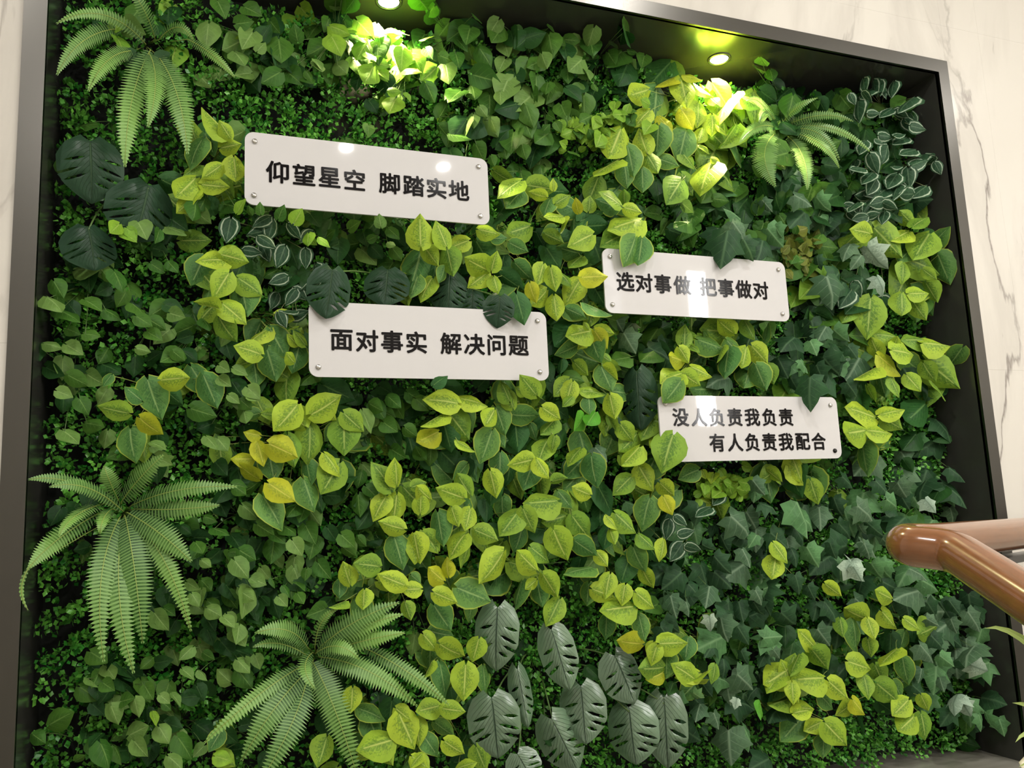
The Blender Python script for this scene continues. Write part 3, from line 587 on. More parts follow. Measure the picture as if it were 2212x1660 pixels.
def sign(x, z, label, lines, size, dark=None):
    t = empty('sign_plate', (x, YS, z), label, 'sign', 'white acrylic slogan plates')
    link('plate', panel_me, None, t)
    for i, (dx, dz) in enumerate(((.022, -.023), (.575, -.024), (.575, -.157), (.021, -.156))):
        b = link('standoff_bolt', bolt_d if dark == i else bolt, None, t); b.location = (dx, 0, dz)
        if dark == i: b['label'] = 'dark screw without its chrome cap'
    for txt, xs_, zz in lines:
        for ch, cx in zip(txt, xs_):
            me, c0, _ = glyph(ch)
            o = link('character', me, None, t)
            o.rotation_euler = (math.pi/2, 0, 0); o.scale = (size, size, .06)
            o.location = (cx-c0[0]*0, -.0007, zz-c0[1]*size)
X4 = [.075, .135, .195, .255, .342, .402, .461, .520]
sign(.1151, .8512, 'white acrylic plate reading 仰望星空 脚踏实地, the highest sign on the plant wall', [('仰望星空脚踏实地', X4, -.0935)], .056)
sign(.2585, .4493, 'white acrylic plate reading 面对事实 解决问题, with split leaves over its top corners', [('面对事实解决问题', X4, -.0905)], .056)
sign(1.0329, .6354, 'white acrylic plate reading 选对事做 把事做对, with daylight mirrored across its middle', [('选对事做把事做对', [.064, .122, .181, .243, .328, .387, .447, .506], -.090)], .056)
sign(1.1725, .2352, 'white acrylic plate with two lines of writing, 没人负责我负责 有人负责我配合', [('没人负责我负责', [.066, .124, .182, .240, .298, .356, .413], -.059), ('有人负责我配合', [.176, .234, .291, .348, .405, .463, .520], -.129)], .052, dark=2)

# ---------------------------------------------------------------- handrail
def path_tube(name, pts, r, mat, parent, n=24, caps=True, ends=None):
    v, f, uv = [], [], []; m = len(pts); up = Vector((0, 0, 1)); run = 0
    for i, p in enumerate(pts):
        t = (pts[min(i+1, m-1)]-pts[max(i-1, 0)]).normalized(); a = t.cross(up).normalized(); b = a.cross(t)
        if i: run += (pts[i]-pts[i-1]).length
        rr = ends(i/(m-1)) * r if ends else r
        for k in range(n):
            th = 2*math.pi*k/n; v.append(p+a*(rr*math.cos(th))+b*(rr*math.sin(th))); uv.append((abs(k/n-.5)*4, run*8))
    for i in range(m-1):
        for k in range(n): f.append((i*n+k, i*n+(k+1) % n, (i+1)*n+(k+1) % n, (i+1)*n+k))
    f.append(tuple(range(n))[::-1]); f.append(tuple((m-1)*n+k for k in range(n)))
    me = mesh(name, v, [q[::-1] for q in f], True, uv); return link(name, me, mat, parent)
RR = .025
P0 = dist(1963, 1180, 1.03); P1 = dist(2062, 1191, .995); P2 = dist(2212, 1288, .86)
B1 = dist(2212, 1152, 1.39); B0 = dist(2005, 1174, 1.085)
rail = empty('handrail', (P0.x, P0.y, ZF), 'varnished brown round wooden stair handrail turning back in front of the plant wall', 'handrail')
def adopt_new(o): adopt(o, rail); return o
dirB = (B1-B0).normalized(); dirA = (P0-P1).normalized()
# upper run: straight back rail curling round into the turn
turn = [B0+dirB*.02]+bez(B0, P0+(P0-P1).normalized()*.035+(B0-B1).normalized()*.012, P0+(P1-P0)*.25, 9)
dirC = (P2-P1).normalized(); d0 = (P1-P0).normalized()
adopt_new(path_tube('rail', [B0+dirB*3.0, B0+dirB*1.5, B0+dirB*.5, B0+dirB*.1, B0+dirB*.03]+bez(B0, P0+dirA*.030+(B0-P0)*.5, P0+d0*.008, 14)+[P0+d0*.018]
          + bez(P1-d0*.016, P1, P1+dirC*.022, 10)+[P1+dirC*.08, P1+dirC*.3, P1+dirC*1.4], RR, M['wood'], None, n=32))
# flat black bar under the upper run and posts beyond the frame
v, f = [], []
dn = Vector((0, 0, -1)); sd = dirB.cross(dn).normalized()
def obox(p, q, wv, hv):
    s = len(v)
    for a in (p, q):
        for i, j in ((-1, -1), (1, -1), (1, 1), (-1, 1)): v.append(a+wv*i+hv*j)
    f.extend([(s, s+1, s+2, s+3), (s+7, s+6, s+5, s+4)]+[(s+i, s+4+i, s+4+(i+1) % 4, s+(i+1) % 4) for i in range(4)])
obox(B0+dirB*.12+dn*.037, B0+dirB*3.0+dn*.037, sd*.018, dn*.005)
me = mesh('support_bar', v, f); o = link('support_bar', me, plain('black_steel', (22,22,24), .25, .5)); adopt_new(o); o['label'] = 'flat black steel bar'
for k in (.8, 1.9):
    v, f = [], []; p = B0+dirB*k+dn*.042; tube(v, f, [p, Vector((p.x, p.y, ZF))], .016, n=12); adopt_new(link('post', mesh('post', v, f, True), bpy.data.materials['black_steel']))
v, f = [], []; p = P1+dirC*1.1+dn*.02; tube(v, f, [p, Vector((p.x, p.y, -2.3))], .016, n=12); adopt_new(link('post', mesh('post', v, f, True), bpy.data.materials['black_steel']))

# ---------------------------------------------------------------- strap-leaved plant at the edge of the frame
root = dist(2420, 1640, 1.22); 
pl = empty('strap_leaf_plant', (root.x, root.y, ZF), 'strap leaved pale green potted plant whose arching tips show below the handrail', 'plant')
def blade(pts, wd):
    c = bez(pts[0], pts[1], pts[2], 10); v, f, uv = [], [], []
    for i, p in enumerate(c):
        t = (c[min(i+1, 9)]-c[max(i-1, 0)]).normalized(); sdv = t.cross((CAM-p).normalized()).normalized(); nn = sdv.cross(t)
        q = i/9; ww = wd*math.sin(math.pi*min(1, .12+q*.9))**.7*(1 if q < .97 else .3)
        for s_ in (-1, 0, 1): v.append(p+sdv*ww*s_*.5-nn*(abs(s_)*ww*-.18)); uv.append((.5+s_*.5, q))
    for i in range(9):
        for k in range(2): f.append((i*3+k, i*3+k+1, i*3+k+4, i*3+k+3))
    o = link('leaf', mesh('leaf', v, f, True, uv), M['blade']); adopt(o, pl)
for mid, tip, wd in (((2225, 1330), (2126, 1358), .012), ((2260, 1520), (2186, 1519), .012), ((2230, 1540), (2193, 1605), .010), ((2300, 1600), (2200, 1658), .013),
                     ((2500, 1250), (2620, 1300), .014), ((2540, 1400), (2700, 1500), .014), ((2400, 1300), (2380, 1120), .013)):
    blade([root, dist(mid[0], mid[1], 1.2), dist(tip[0], tip[1], 1.17)], wd)
v, f = [], []; n = 20
for z, r in ((ZF, .09), (ZF+.35, .11), (root.z-.02, .13), (root.z-.02, .118), (root.z-.06, .115)):
    for k in range(n): v.append((root.x+r*math.cos(2*math.pi*k/n), root.y+r*math.sin(2*math.pi*k/n), z))
for i in range(4):
    for k in range(n): f.append((i*n+k, i*n+(k+1) % n, (i+1)*n+(k+1) % n, (i+1)*n+k))
f.append(tuple(4*n+k for k in range(n)))
adopt(link('planter', mesh('planter', v, f, True), M['pot']), pl)

# ================================================================ leaf meshes (unit length along +y, face +z)
def blade_leaf(name, prof, lobe, fold, droop, twist=0, cols=(-1, -.5, 0, .5, 1)):
    v, f, uv = [], [], []
    for t, wd in prof:
        for a in cols:
            x = a*wd; y = t-lobe*abs(a)**1.5*(1-t)**4
            z = -fold*abs(a)*wd-droop*(t**2)+.035*math.sin(t*9+a*3)*abs(a)
            v.append((x+twist*t*t, y, z)); uv.append((.5+a*.5, t))
    n = len(cols)
    for i in range(len(prof)-1):
        for k in range(n-1):
            f.append((i*n+k, i*n+k+1, (i+1)*n+k+1, (i+1)*n+k))
    return mesh(name, v, f, True, uv)
OV = [(0, .05), (.07, .26), (.22, .38), (.42, .40), (.62, .32), (.8, .17), (1, 0.004)]
HT = [(0, .06), (.08, .36), (.25, .46), (.45, .44), (.65, .32), (.83, .15), (1, .004)]
SHAPE = {}
SHAPE['lime'] = [blade_leaf('leaf', OV, .14, fo, dr, tw) for fo, dr, tw in ((.25, .10, .0), (.45, .18, .05), (.1, .22, -.05), (.6, .05, .03))]
SHAPE['vine'] = [blade_leaf('leaf', HT, .18, fo, dr, tw) for fo, dr, tw in ((.2, .12, 0), (.45, .16, .04), (-.25, .1, -.03))]
SHAPE['trim'] = [blade_leaf('leaf', [(a, b*.84) for a, b in HT], .16, fo, dr, 0) for fo, dr in ((.2, .1), (.4, .2))]
def ivy_leaf(fold, droop, k):
    o = [(0, 0), (.12, -.12), (.40, -.13), (.38, .11), (.60, .36), (.33, .50), (.24, .71), (0, 1)]
    o = [(x*(1+.06*k*(i % 2)), y) for i, (x, y) in enumerate(o)]
    full = o+[(-x, y) for x, y in o[-2:0:-1]]
    c = (0, .24); v = [(0, .24, .03)]; uv = [(.5, .24)]
    mids = []
    for x, y in full:
        r = math.hypot(x, y-.24)
        v.append((x, y, -droop*r*r-fold*abs(x)+(.05 if r < .42 else -.03))); uv.append((.5+x*.8, max(0, min(1, y))))
    for x, y in full:
        v.append((x*.55, .24+(y-.24)*.55, -fold*abs(x)*.4+(.03 if math.hypot(x, y-.24) < .42 else 0))); uv.append((.5+x*.44, .24+(y-.24)*.55))
    n = len(full); f = []
    for i in range(n):
        j = (i+1) % n
        f.append((1+n+i, 1+i, 1+j, 1+n+j)); f.append((0, 1+n+i, 1+n+j))
    f = [q[::-1] for q in f]
    me = mesh('leaf', v, f, True, uv); return me
SHAPE['ivy'] = [ivy_leaf(.15, .3, 0), ivy_leaf(.4, .2, 1), ivy_leaf(.25, .5, -1)]
def monstera(fold, droop, seed):
    r = random.Random(seed); v, f, uv = [], [], []
    A = [0, .18, .38, .58, .78, .92, 1.0]; m = len(A)
    W = lambda t: float(np.interp(t, [0, .03, .08, .2, .4, .6, .8, .93, 1], [.14, .28, .41, .51, .50, .41, .24, .10, .005]))
    ts = [.0, .13, .27, .41, .55, .69, .83]
    for side in (-1, 1):
        s = len(v); rows = [(0, 0, 0)]
        for k, t in enumerate(ts[1:]):
            rows += [((t+ts[k])/2, 0, 0), (t, -1, k), (t, 1, k)]
        rows += [(.91, 0, 0), (1.0, 0, 0)]
        span = [None, (2, 4), (1, 4), (2, 5), (1, 3), None]
        if side > 0: span = [None, (1, 3), (2, 5), (1, 4), None, None]
        for i, (t, g, k) in enumerate(rows):
            for j, a in enumerate(A):
                sp = span[k] if g else None; gap = 0
                if sp:
                    gap = .026 if sp[0] < j < sp[1]+1 else (.004 if sp[0] <= j <= sp[1]+1 else .0)
                    if sp[1] == 5 and j == 6: gap = .03
                sl = (-.16+.64*min(1, t/.42))*(1-t)**.8
                y = t+g*gap+a*sl*.62-.05*a*a*(1-t)
                wd = W(t); ph = (t-ts[max(0, min(6, int(t/.14)))])/.14
                rib = .05*math.sin(math.pi*min(1, max(0, ph)))*math.sin(math.pi*min(1, a*1.05+.05)) if not g else 0
                v.append((side*a*wd, y, -fold*a*wd-droop*t*t-.10*a*a*wd+rib)); uv.append((.5+side*a*.5, t))
        for i in range(len(rows)-1):
            g0, g1 = rows[i][1], rows[i+1][1]; sp = span[rows[i][2]] if (g0 == -1 and g1 == 1) else None
            for k in range(m-1):
                if g0 == -1 and g1 == 1:
                    if sp is None or not (sp[0] <= k <= sp[1]): pass
                    else: continue
                q = (s+i*m+k, s+i*m+k+1, s+(i+1)*m+k+1, s+(i+1)*m+k)
                f.append(q if side > 0 else q[::-1])
    bm = bmesh.new(); bv = [bm.verts.new(p) for p in v]
    ul = bm.loops.layers.uv.new('UVMap')
    for q in f:
        fc = bm.faces.new([bv[i] for i in q]); fc.smooth = True
        for lp, i in zip(fc.loops, q): lp[ul].uv = uv[i]
    bmesh.ops.remove_doubles(bm, verts=bm.verts, dist=.0005)
    me = bpy.data.meshes.new('leaf'); bm.to_mesh(me); bm.free(); return me
SHAPE['monstera'] = [monstera(.25, .12, 1), monstera(.5, .3, 2), monstera(.15, .4, 3)]

VAR = {}
def variant(kind, i, key):
    k = (kind, i, key)
    if k not in VAR:
        me = SHAPE[kind][i].copy(); me.name = 'leaf'; me.materials.clear(); me.materials.append(M[key]); VAR[k] = me
    return VAR[k]
SIGNRECT = [(.1151, .8512), (.2585, .4493), (1.0329, .6354), (1.1725, .2352)]
def near_sign(P, m=.012):
    return any(x-m < P.x < x+SW+m and z-SH-m < P.z < z+m for x, z in SIGNRECT)
class Leaf: pass
def make_leaf(kind, B, T, key, narrow=False, wide=1.0, roll=None, up=.35):
    ax = T-B; L = ax.length; ax.normalize()
    n0 = (CAM-(B+T)/2).normalized()+Vector((0, 0, up)); n = (n0-ax*n0.dot(ax)).normalized()
    if roll is None: roll = max(-.95, min(.95, R_.gauss(0, .42))) + (R_.choice((-1, 1))*.95 if narrow else 0)
    n = Matrix.Rotation(roll, 3, ax) @ n; x = ax.cross(n).normalized()
    l = Leaf(); l.kind = kind; l.key = key; l.B = B; l.T = T; l.L = L
    w_ = L*wide
    l.mat = Matrix(((x.x*w_, ax.x*L, n.x*L, B.x), (x.y*w_, ax.y*L, n.y*L, B.y), (x.z*w_, ax.z*L, n.z*L, B.z), (0, 0, 0, 1)))
    l.var = R_.randrange(len(SHAPE[kind])); l.px = pix((B+T)/2)
    return l
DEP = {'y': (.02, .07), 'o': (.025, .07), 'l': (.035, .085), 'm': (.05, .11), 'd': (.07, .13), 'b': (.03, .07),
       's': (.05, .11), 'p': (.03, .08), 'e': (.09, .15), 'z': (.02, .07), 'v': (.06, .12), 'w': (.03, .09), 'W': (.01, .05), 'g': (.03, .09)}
def lampd(x, y):      # how much deeper the planting sits around the two niche lamps
    return max(0, .11*(1-math.hypot(x-1553, y-190)/330), .12*(1-math.hypot(x-820, y-80)/280))
def read(block, kind, extra=0.0, grow=1.0):
    out = []
    for tile, txt in block.items():
        ox, oy, s = TILES[tile]
        for rec in txt.replace('\n', '').split(';'):
            q = rec.split()
            if len(q) < 5: continue
            bx, by, tx, ty = [float(a) for a in q[:4]]; c = q[4]
            F = 'F' in c; nar = 'n' in c[1:]; key = c[0]; my = oy+(by+ty)/2/s; mx_ = ox+(bx+tx)/2/s
            deep = 0 if F or kind == 'monstera' else max(0, .075*(1-my/420), lampd(mx_, my))
            bx, tx = ox+bx/s, ox+tx/s; by, ty = oy+by/s, oy+ty/s
            d0, d1 = DEP[key]; yb = min(.175, R_.uniform(d0, d1)+extra+deep); yt = yb-R_.uniform(.0, .03)
            if F: yb, yt = R_.uniform(-.022, -.012), R_.uniform(-.035, -.024)
            B, T = at(bx, by, yb), at(tx, ty, yt)
            if not F and (near_sign(B) or near_sign(T) or near_sign((B+T)/2)):
                yb = max(yb, .045); yt = max(yt, .035); B, T = at(bx, by, yb), at(tx, ty, yt)
            if (T-B).length > .16 and kind != 'monstera': T = B+(T-B).normalized()*.16
            asp = 1.0
            out.append(make_leaf(kind, B, T, key, nar, grow*R_.uniform(.88, 1.12), up=.35+deep*9))
    return out
lime = read(LIME, 'lime', grow=1.06)
vine = read(SMALL, 'vine')
ivy = read(IVY, 'ivy', grow=1.0)
trimmed = []
for tile, txt in TRIM.items():
    ox, oy, s = TILES[tile]
    for rec in txt.replace('\n', '').split(';'):
        x, y, L = [float(a) for a in rec.split()]
        x, y, L = ox+x/s, oy+y/s, L/s
        a = R_.uniform(-2, 2); dx, dy = math.sin(a), math.cos(a)
        yb = R_.uniform(.02, .07)
        B, T = at(x-dx*L*.55, y-dy*L*.55, yb), at(x+dx*L*.55, y+dy*L*.55, yb-R_.uniform(0, .02))
        if near_sign(B) or near_sign(T): B.y = max(B.y, .05); T.y = max(T.y, .04)
        trimmed.append(make_leaf('trim', B, T, 't'))
# leaves of the same plants that hang deeper in the niche, under the ones placed by image pixels
def inside(B, T): return all(-.285 < P.x < 2.32 and -.85 < P.z < 1.33 and -.01 < P.y < .235 for P in (B, T))
def deeper(src, kind, keys, n, spread, size, dep):
    out = []
    for _ in range(n):
        s_ = R_.choice(src); x = s_.px[0]+R_.gauss(0, spread); y = s_.px[1]+R_.gauss(0, spread)
        a = R_.gauss(0, .9); L = R_.uniform(*size); dx, dy = math.sin(a), math.cos(a); yb = min(.215, R_.uniform(*dep)+lampd(x, y)*.9)
        B, T = at(x-dx*L/2, y-dy*L/2, yb), at(x+dx*L/2, y+dy*L/2, yb-R_.uniform(0, .03))
        if inside(B, T): out.append(make_leaf(kind, B, T, R_.choice(keys)))
    return out
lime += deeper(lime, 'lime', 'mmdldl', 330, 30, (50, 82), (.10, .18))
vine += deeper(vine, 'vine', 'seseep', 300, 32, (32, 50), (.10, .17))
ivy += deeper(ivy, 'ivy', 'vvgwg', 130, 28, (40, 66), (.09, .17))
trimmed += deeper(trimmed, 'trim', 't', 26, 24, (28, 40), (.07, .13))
BARE = [((120,150),(265,345)), ((265,250),(345,420)), ((110,400),(215,480)), ((425,170),(520,255)), ((520,180),(800,325)), ((800,230),(950,330)), ((1180,300),(1330,400)),
        ((50,1180),(175,1620)), ((1075,1290),(1330,1420)), ((1120,1420),(1200,1660)), ((1080,420),(1150,520)), ((1480,1540),(2060,1650)), ((1480,1560),(1560,1660)),
        ((60,950),(250,1100)), ((1350,1440),(1480,1500)), ((1230,1560),(1480,1660)), ((960,1300),(1010,1400)), ((520,880),(560,900))]
def bare(x, y): return any(a[0] < x < b[0] and a[1] < y < b[1] for a, b in BARE)
# the crowded tufts right under the two niche lamps
for (cx_, cy_, kind_, keys_, n_, sz_) in ((1545, 195, 'lime', 'yyl', 26, (56, 76)), (1560, 290, 'lime', 'yl', 10, (50, 70)), (820, 85, 'vine', 'zzs', 30, (34, 50)), (850, 160, 'vine', 'zs', 12, (34, 48))):
    for _ in range(n_):
        x = cx_+R_.gauss(0, 45); y = cy_+abs(R_.gauss(0, 45))-45; a = R_.gauss(0, 1.1); L_ = R_.uniform(*sz_); yb = R_.uniform(.13, .19)
        B, T = at(x-math.sin(a)*L_/2, y-math.cos(a)*L_/2, yb), at(x+math.sin(a)*L_/2, y+math.cos(a)*L_/2, yb-R_.uniform(0, .03))
        if inside(B, T) and (max(B.z, T.z) < 1.262): (lime if kind_ == 'lime' else vine).append(make_leaf(kind_, B, T, R_.choice(keys_), up=1.0))
for _ in range(170):
    x = R_.uniform(480, 1380); y = R_.uniform(8, 330) if x < 1000 else R_.uniform(30, 400)
    if y < np.interp(x, [0, 930, 960, 1100, 1380], [5, 12, 62, 50, 120]) or bare(x, y): continue
    a = R_.gauss(0, 1.2); L = R_.uniform(30, 48); yb = min(.215, R_.uniform(.09, .18)+lampd(x, y)*.9)
    B, T = at(x-math.sin(a)*L/2, y-math.cos(a)*L/2, yb), at(x+math.sin(a)*L/2, y+math.cos(a)*L/2, yb-R_.uniform(0, .03))
    if inside(B, T): vine.append(make_leaf('vine', B, T, R_.choice('sssep')))
for (x0, x1, y0, y1, n_, keys_) in ((1640, 1960, 190, 480, 90, 'esee'), (1690, 1880, 480, 900, 60, 'sseg'), (1380, 1700, 380, 540, 40, 'ses'), (1230, 1450, 690, 860, 30, 'ses')):
    for _ in range(n_):
        x = R_.uniform(x0, x1); y = R_.uniform(y0, y1); a = R_.gauss(0, 1.2); L = R_.uniform(30, 46); yb = R_.uniform(.09, .17)
        if y < 180+(x-1640)*.16: continue
        B, T = at(x-math.sin(a)*L/2, y-math.cos(a)*L/2, yb), at(x+math.sin(a)*L/2, y+math.cos(a)*L/2, yb-R_.uniform(0, .03))
        if inside(B, T): vine.append(make_leaf('vine', B, T, R_.choice(keys_).replace('g', 'z')))
sprig = []
for (cx_, cy_, sx_, sy_, n_, keys_) in ((1265, 285, 55, 32, 70, 'zzzs'), (1560, 1055, 42, 32, 60, 'zzy'), (1725, 535, 42, 45, 70, 'xxs'), (1490, 730, 26, 18, 26, 'ssz'), (1340, 255, 45, 22, 30, 'zs')):
    for _ in range(n_):
        x = cx_+R_.gauss(0, sx_*.6); y = cy_+R_.gauss(0, sy_*.6); a = R_.uniform(-3, 3); L = R_.uniform(15, 26); yb = R_.uniform(.07, .13)
        B, T = at(x-math.sin(a)*L/2, y-math.cos(a)*L/2, yb), at(x+math.sin(a)*L/2, y+math.cos(a)*L/2, yb-R_.uniform(0, .02))
        if inside(B, T) and not (near_sign(B) and B.y < .03): sprig.append(make_leaf('vine', B, T, R_.choice(keys_)))
# general cover of small deep-green vines between the plants; the bare boxwood patches stay open
far = lambda l: not (max(l.B.z, l.T.z) > 1.27 and min(math.hypot(l.px[0]-1553, l.px[1]-150), math.hypot(l.px[0]-840, l.px[1]-40)) < 75)
vine = [l for l in vine if far(l)]
keep = [l for l in lime+ivy if far(l) and not (bare(*l.px) and l.B.y > .09)]
lime = [l for l in keep if l.kind == 'lime']; ivy = [l for l in keep if l.kind == 'ivy']
vine = [l for l in vine if not (bare(*l.px) and l.B.y > .09)]
cnt = 0
while cnt < 680:
    x, y = R_.uniform(60, 2140), R_.uniform(5, 1650)
    if bare(x, y) and R_.random() < .93: continue
    if x > 1960+.12*max(0, y-180) or y < np.interp(x, [0, 930, 960, 1100, 1350, 1700, 1980], [5, 5, 60, 55, 120, 190, 225]): continue
    a = R_.gauss(0, 1.0); L = R_.uniform(30, 52); dx, dy = math.sin(a), math.cos(a); yb = min(.215, R_.uniform(.10, .19)+lampd(x, y)*.9)
    if x > 1350 and y > 950 or (x > 1500 and y > 420): kind, key, L = ('ivy', R_.choice('vvvwvg'), L*1.15) if R_.random() < .5 else ('vine', R_.choice('seese'), L)
    else: kind, key = 'vine', R_.choice('seesepz' if (x < 1350 and y < 320) else 'seeeseep')
    B, T = at(x-dx*L/2, y-dy*L/2, yb), at(x+dx*L/2, y+dy*L/2, yb-R_.uniform(0, .03))
    if not inside(B, T): continue
    (vine if kind == 'vine' else ivy).append(make_leaf(kind, B, T, key)); cnt += 1

vine = [l for l in vine if far(l)]
# ================================================================ gather the leaves into sprays
LAND = [('the top sign', 790, 385, 1), ('the second sign down', 925, 740, 1), ('the daylight-mirroring sign', 1500, 615, 1), ('the two-line sign', 1615, 925, 1),
        ('the top corner fern', 320, 180, 0), ('the mid-height fern', 270, 1190, 0), ('the lowest fern', 690, 1480, 0), ('the narrow dark fern', 1710, 300, 0),
        ('the lamp over green vines', 840, 40, 0), ('the lamp over golden leaves', 1553, 150, 0), ('the handrail end', 1960, 1180, 0), ('the silvery split leaves', 1230, 1490, 0),
        ('the lone dark split leaf', 1378, 860, 0), ('the dark split-leaf plant', 240, 450, 0), ('the stone floor corner', 2050, 1610, 0), ('the upper frame corner', 2000, 180, 0)]
used_labels = set()
def where(x, y):
    c = sorted(LAND, key=lambda l: math.hypot((x-l[1])/(1.6 if l[3] else 1), y-l[2]))
    for l in c:
        dx, dy = x-l[1], y-l[2]; a = math.degrees(math.atan2(-dy, dx)) % 360; d = math.hypot(dx, dy)
        dirw = ['to the right of', 'up and right of', 'above', 'up and left of', 'to the left of', 'down and left of', 'below', 'down and right of'][int((a+22.5)//45) % 8]
        pre = 'just ' if d < 130 else ('' if d < 300 else 'well ')
        if d < 60: dirw, pre = 'around', ''
        yield (pre+dirw+' '+l[0]).replace('well to', 'far to').replace('well up', 'far up').replace('well down', 'far down')
def sprays(leaves, name, kindtxt, cat, group, rad, stem_mat, tones):
    """a spray = one artificial bush: its leaves on their stems, held by one stalk in the mat"""
    left = leaves[:]; R2 = random.Random(3)
    k = max(1, round(len(left)/rad)); cs = [l.px for l in R2.sample(left, k)]
    for _ in range(12):
        b = [[] for _ in cs]
        for l in left: b[min(range(k), key=lambda i: (l.px[0]-cs[i][0])**2+(l.px[1]-cs[i][1])**2)].append(l)
        cs = [(sum(l.px[0] for l in g)/len(g), sum(l.px[1] for l in g)/len(g)) if g else c for g, c in zip(b, cs)]
    for g, c in sorted(((g, c) for g, c in zip(b, cs) if g), key=lambda q: q[1][1]):
        P = at(c[0], c[1], .25)
        P.x = min(max(P.x, -.27), 2.31); P.z = min(max(P.z, ZF+.03), 1.32)
        keys = [l.key for l in g]; tone = tones(keys)
        for wtxt in where(*c):
            lab = f'{tone} {kindtxt} {wtxt}'
            if lab not in used_labels: break
        used_labels.add(lab)
        words = lab.split()
        t = empty(name, P, lab, cat, group)
        v, f = [], []
        hub = P.copy(); hub.y = .2
        tube(v, f, [P-P, hub-P], .0022, .0018, 4)
        for l in g:
            o = bpy.data.objects.new('leaf', variant(l.kind, l.var, l.key)); COL.objects.link(o)
            o.parent = t; o.matrix_local = Matrix.Translation(-P) @ l.mat
            b_ = l.B-P; m_ = (b_+(hub-P))*.5; m_.y = b_.y*.3+(hub-P).y*.7; m_.z += .012
            if near_sign(l.B, 0) and l.B.y < .02:      # stalks of overhanging leaves come round the plate edge
                m_.z += .02
            tube(v, f, bez(hub-P, m_, b_+(l.T-l.B)*.06, 5), .0013, .0009, 3)
        link('stem', mesh('stem', v, f, True), M[stem_mat], t)
def tn_lime(k):
    y = sum(c in 'yo' for c in k)/len(k); return 'bright yellow-lime' if y > .5 else ('lime and mottled green' if y > .25 else 'mostly mottled green')
def tn_vine(k):
    z = k.count('z')/len(k); p = k.count('p')/len(k); return 'lit yellow-green' if z > .3 else ('pale green' if p > .3 else 'dark green')
def tn_ivy(k):
    W = sum(c in 'wW' for c in k)/len(k); return 'frosted grey-green' if W > .35 else 'deep green'
sprays(lime, 'pothos_spray', 'pothos', 'plant', 'lime pothos sprays on the plant wall', 15, 'stem_y', tn_lime)
sprays(vine, 'vine_spray', 'small-leaved vine', 'plant', 'small-leaved vine sprays on the plant wall', 17, 'stem_g', tn_vine)
sprays(ivy, 'ivy_spray', 'lobed ivy', 'plant', 'ivy sprays on the plant wall', 15, 'stem_g', tn_ivy)
sprays(trimmed, 'outlined_vine', 'white-outlined vine', 'plant', 'white-outlined vines on the plant wall', 14, 'stem_p', lambda k: 'dark')

sprays(sprig, 'fine_sprig', 'tiny-leaved sprig', 'plant', 'tiny-leaved sprigs on the plant wall', 26, 'stem_g', lambda k: 'olive' if k.count('x')/len(k) > .3 else 'yellow-green')

# ---------------------------------------------------------------- split-leaf plants
mon = []
for tile, txt in MONSTERA.items():
    ox, oy, s = TILES[tile]
    for i, rec in enumerate(txt.replace('\n', '').split(';')):
        q = rec.split(); bx, by, tx, ty, wd = [float(a) for a in q[:5]]; g = q[5]
        over = g == 'b' and ty > 650 and i in (3, 6)
        yb = .07 if g != 'd' else R_.uniform(.04, .09); yt = yb-.03
        if over: yb, yt = -.012, -.03
        B, T = at(ox+bx/s, oy+by/s, yb), at(ox+tx/s, oy+ty/s, yt)
        w3 = wd/s/FPX*((B-CAM).dot(_F)); L = (T-B).length
        l = make_leaf('monstera', B, T, 'q' if g == 'd' else 'a', wide=w3/L*1.02, roll=R_.uniform(-.25, .25)); l.g = g; mon.append(l)
MG = {'a': 'dark split-leaf plant beside the wall edge below the top corner fern', 'b': 'dark split-leaf plant drooping over the top of the second sign',
      'c': 'single dark split leaf with pale veins beside the two-line sign', 'd': 'silvery green split-leaf plant low in the middle of the plant wall'}
for g, lab in MG.items():
    ls = [l for l in mon if l.g == g]; c = sum((l.B for l in ls), Vector())/len(ls); P = Vector((c.x, .25, c.z+.04))
    t = empty('split_leaf_plant', P, lab, 'plant', 'split-leaf plants on the plant wall'); v, f = [], []
    for l in ls:
        o = bpy.data.objects.new('leaf', variant(l.kind, l.var, l.key)); COL.objects.link(o); o.parent = t; o.matrix_local = Matrix.Translation(-P) @ l.mat
        b_ = l.B-P; m_ = b_*.6; m_.z += .04; m_.y = b_.y*.5
        tube(v, f, bez(Vector(), m_, b_+(l.T-l.B)*.08, 8), .003, .002, 5)
    link('stem', mesh('stem', v, f, True), M['stem_g'], t)

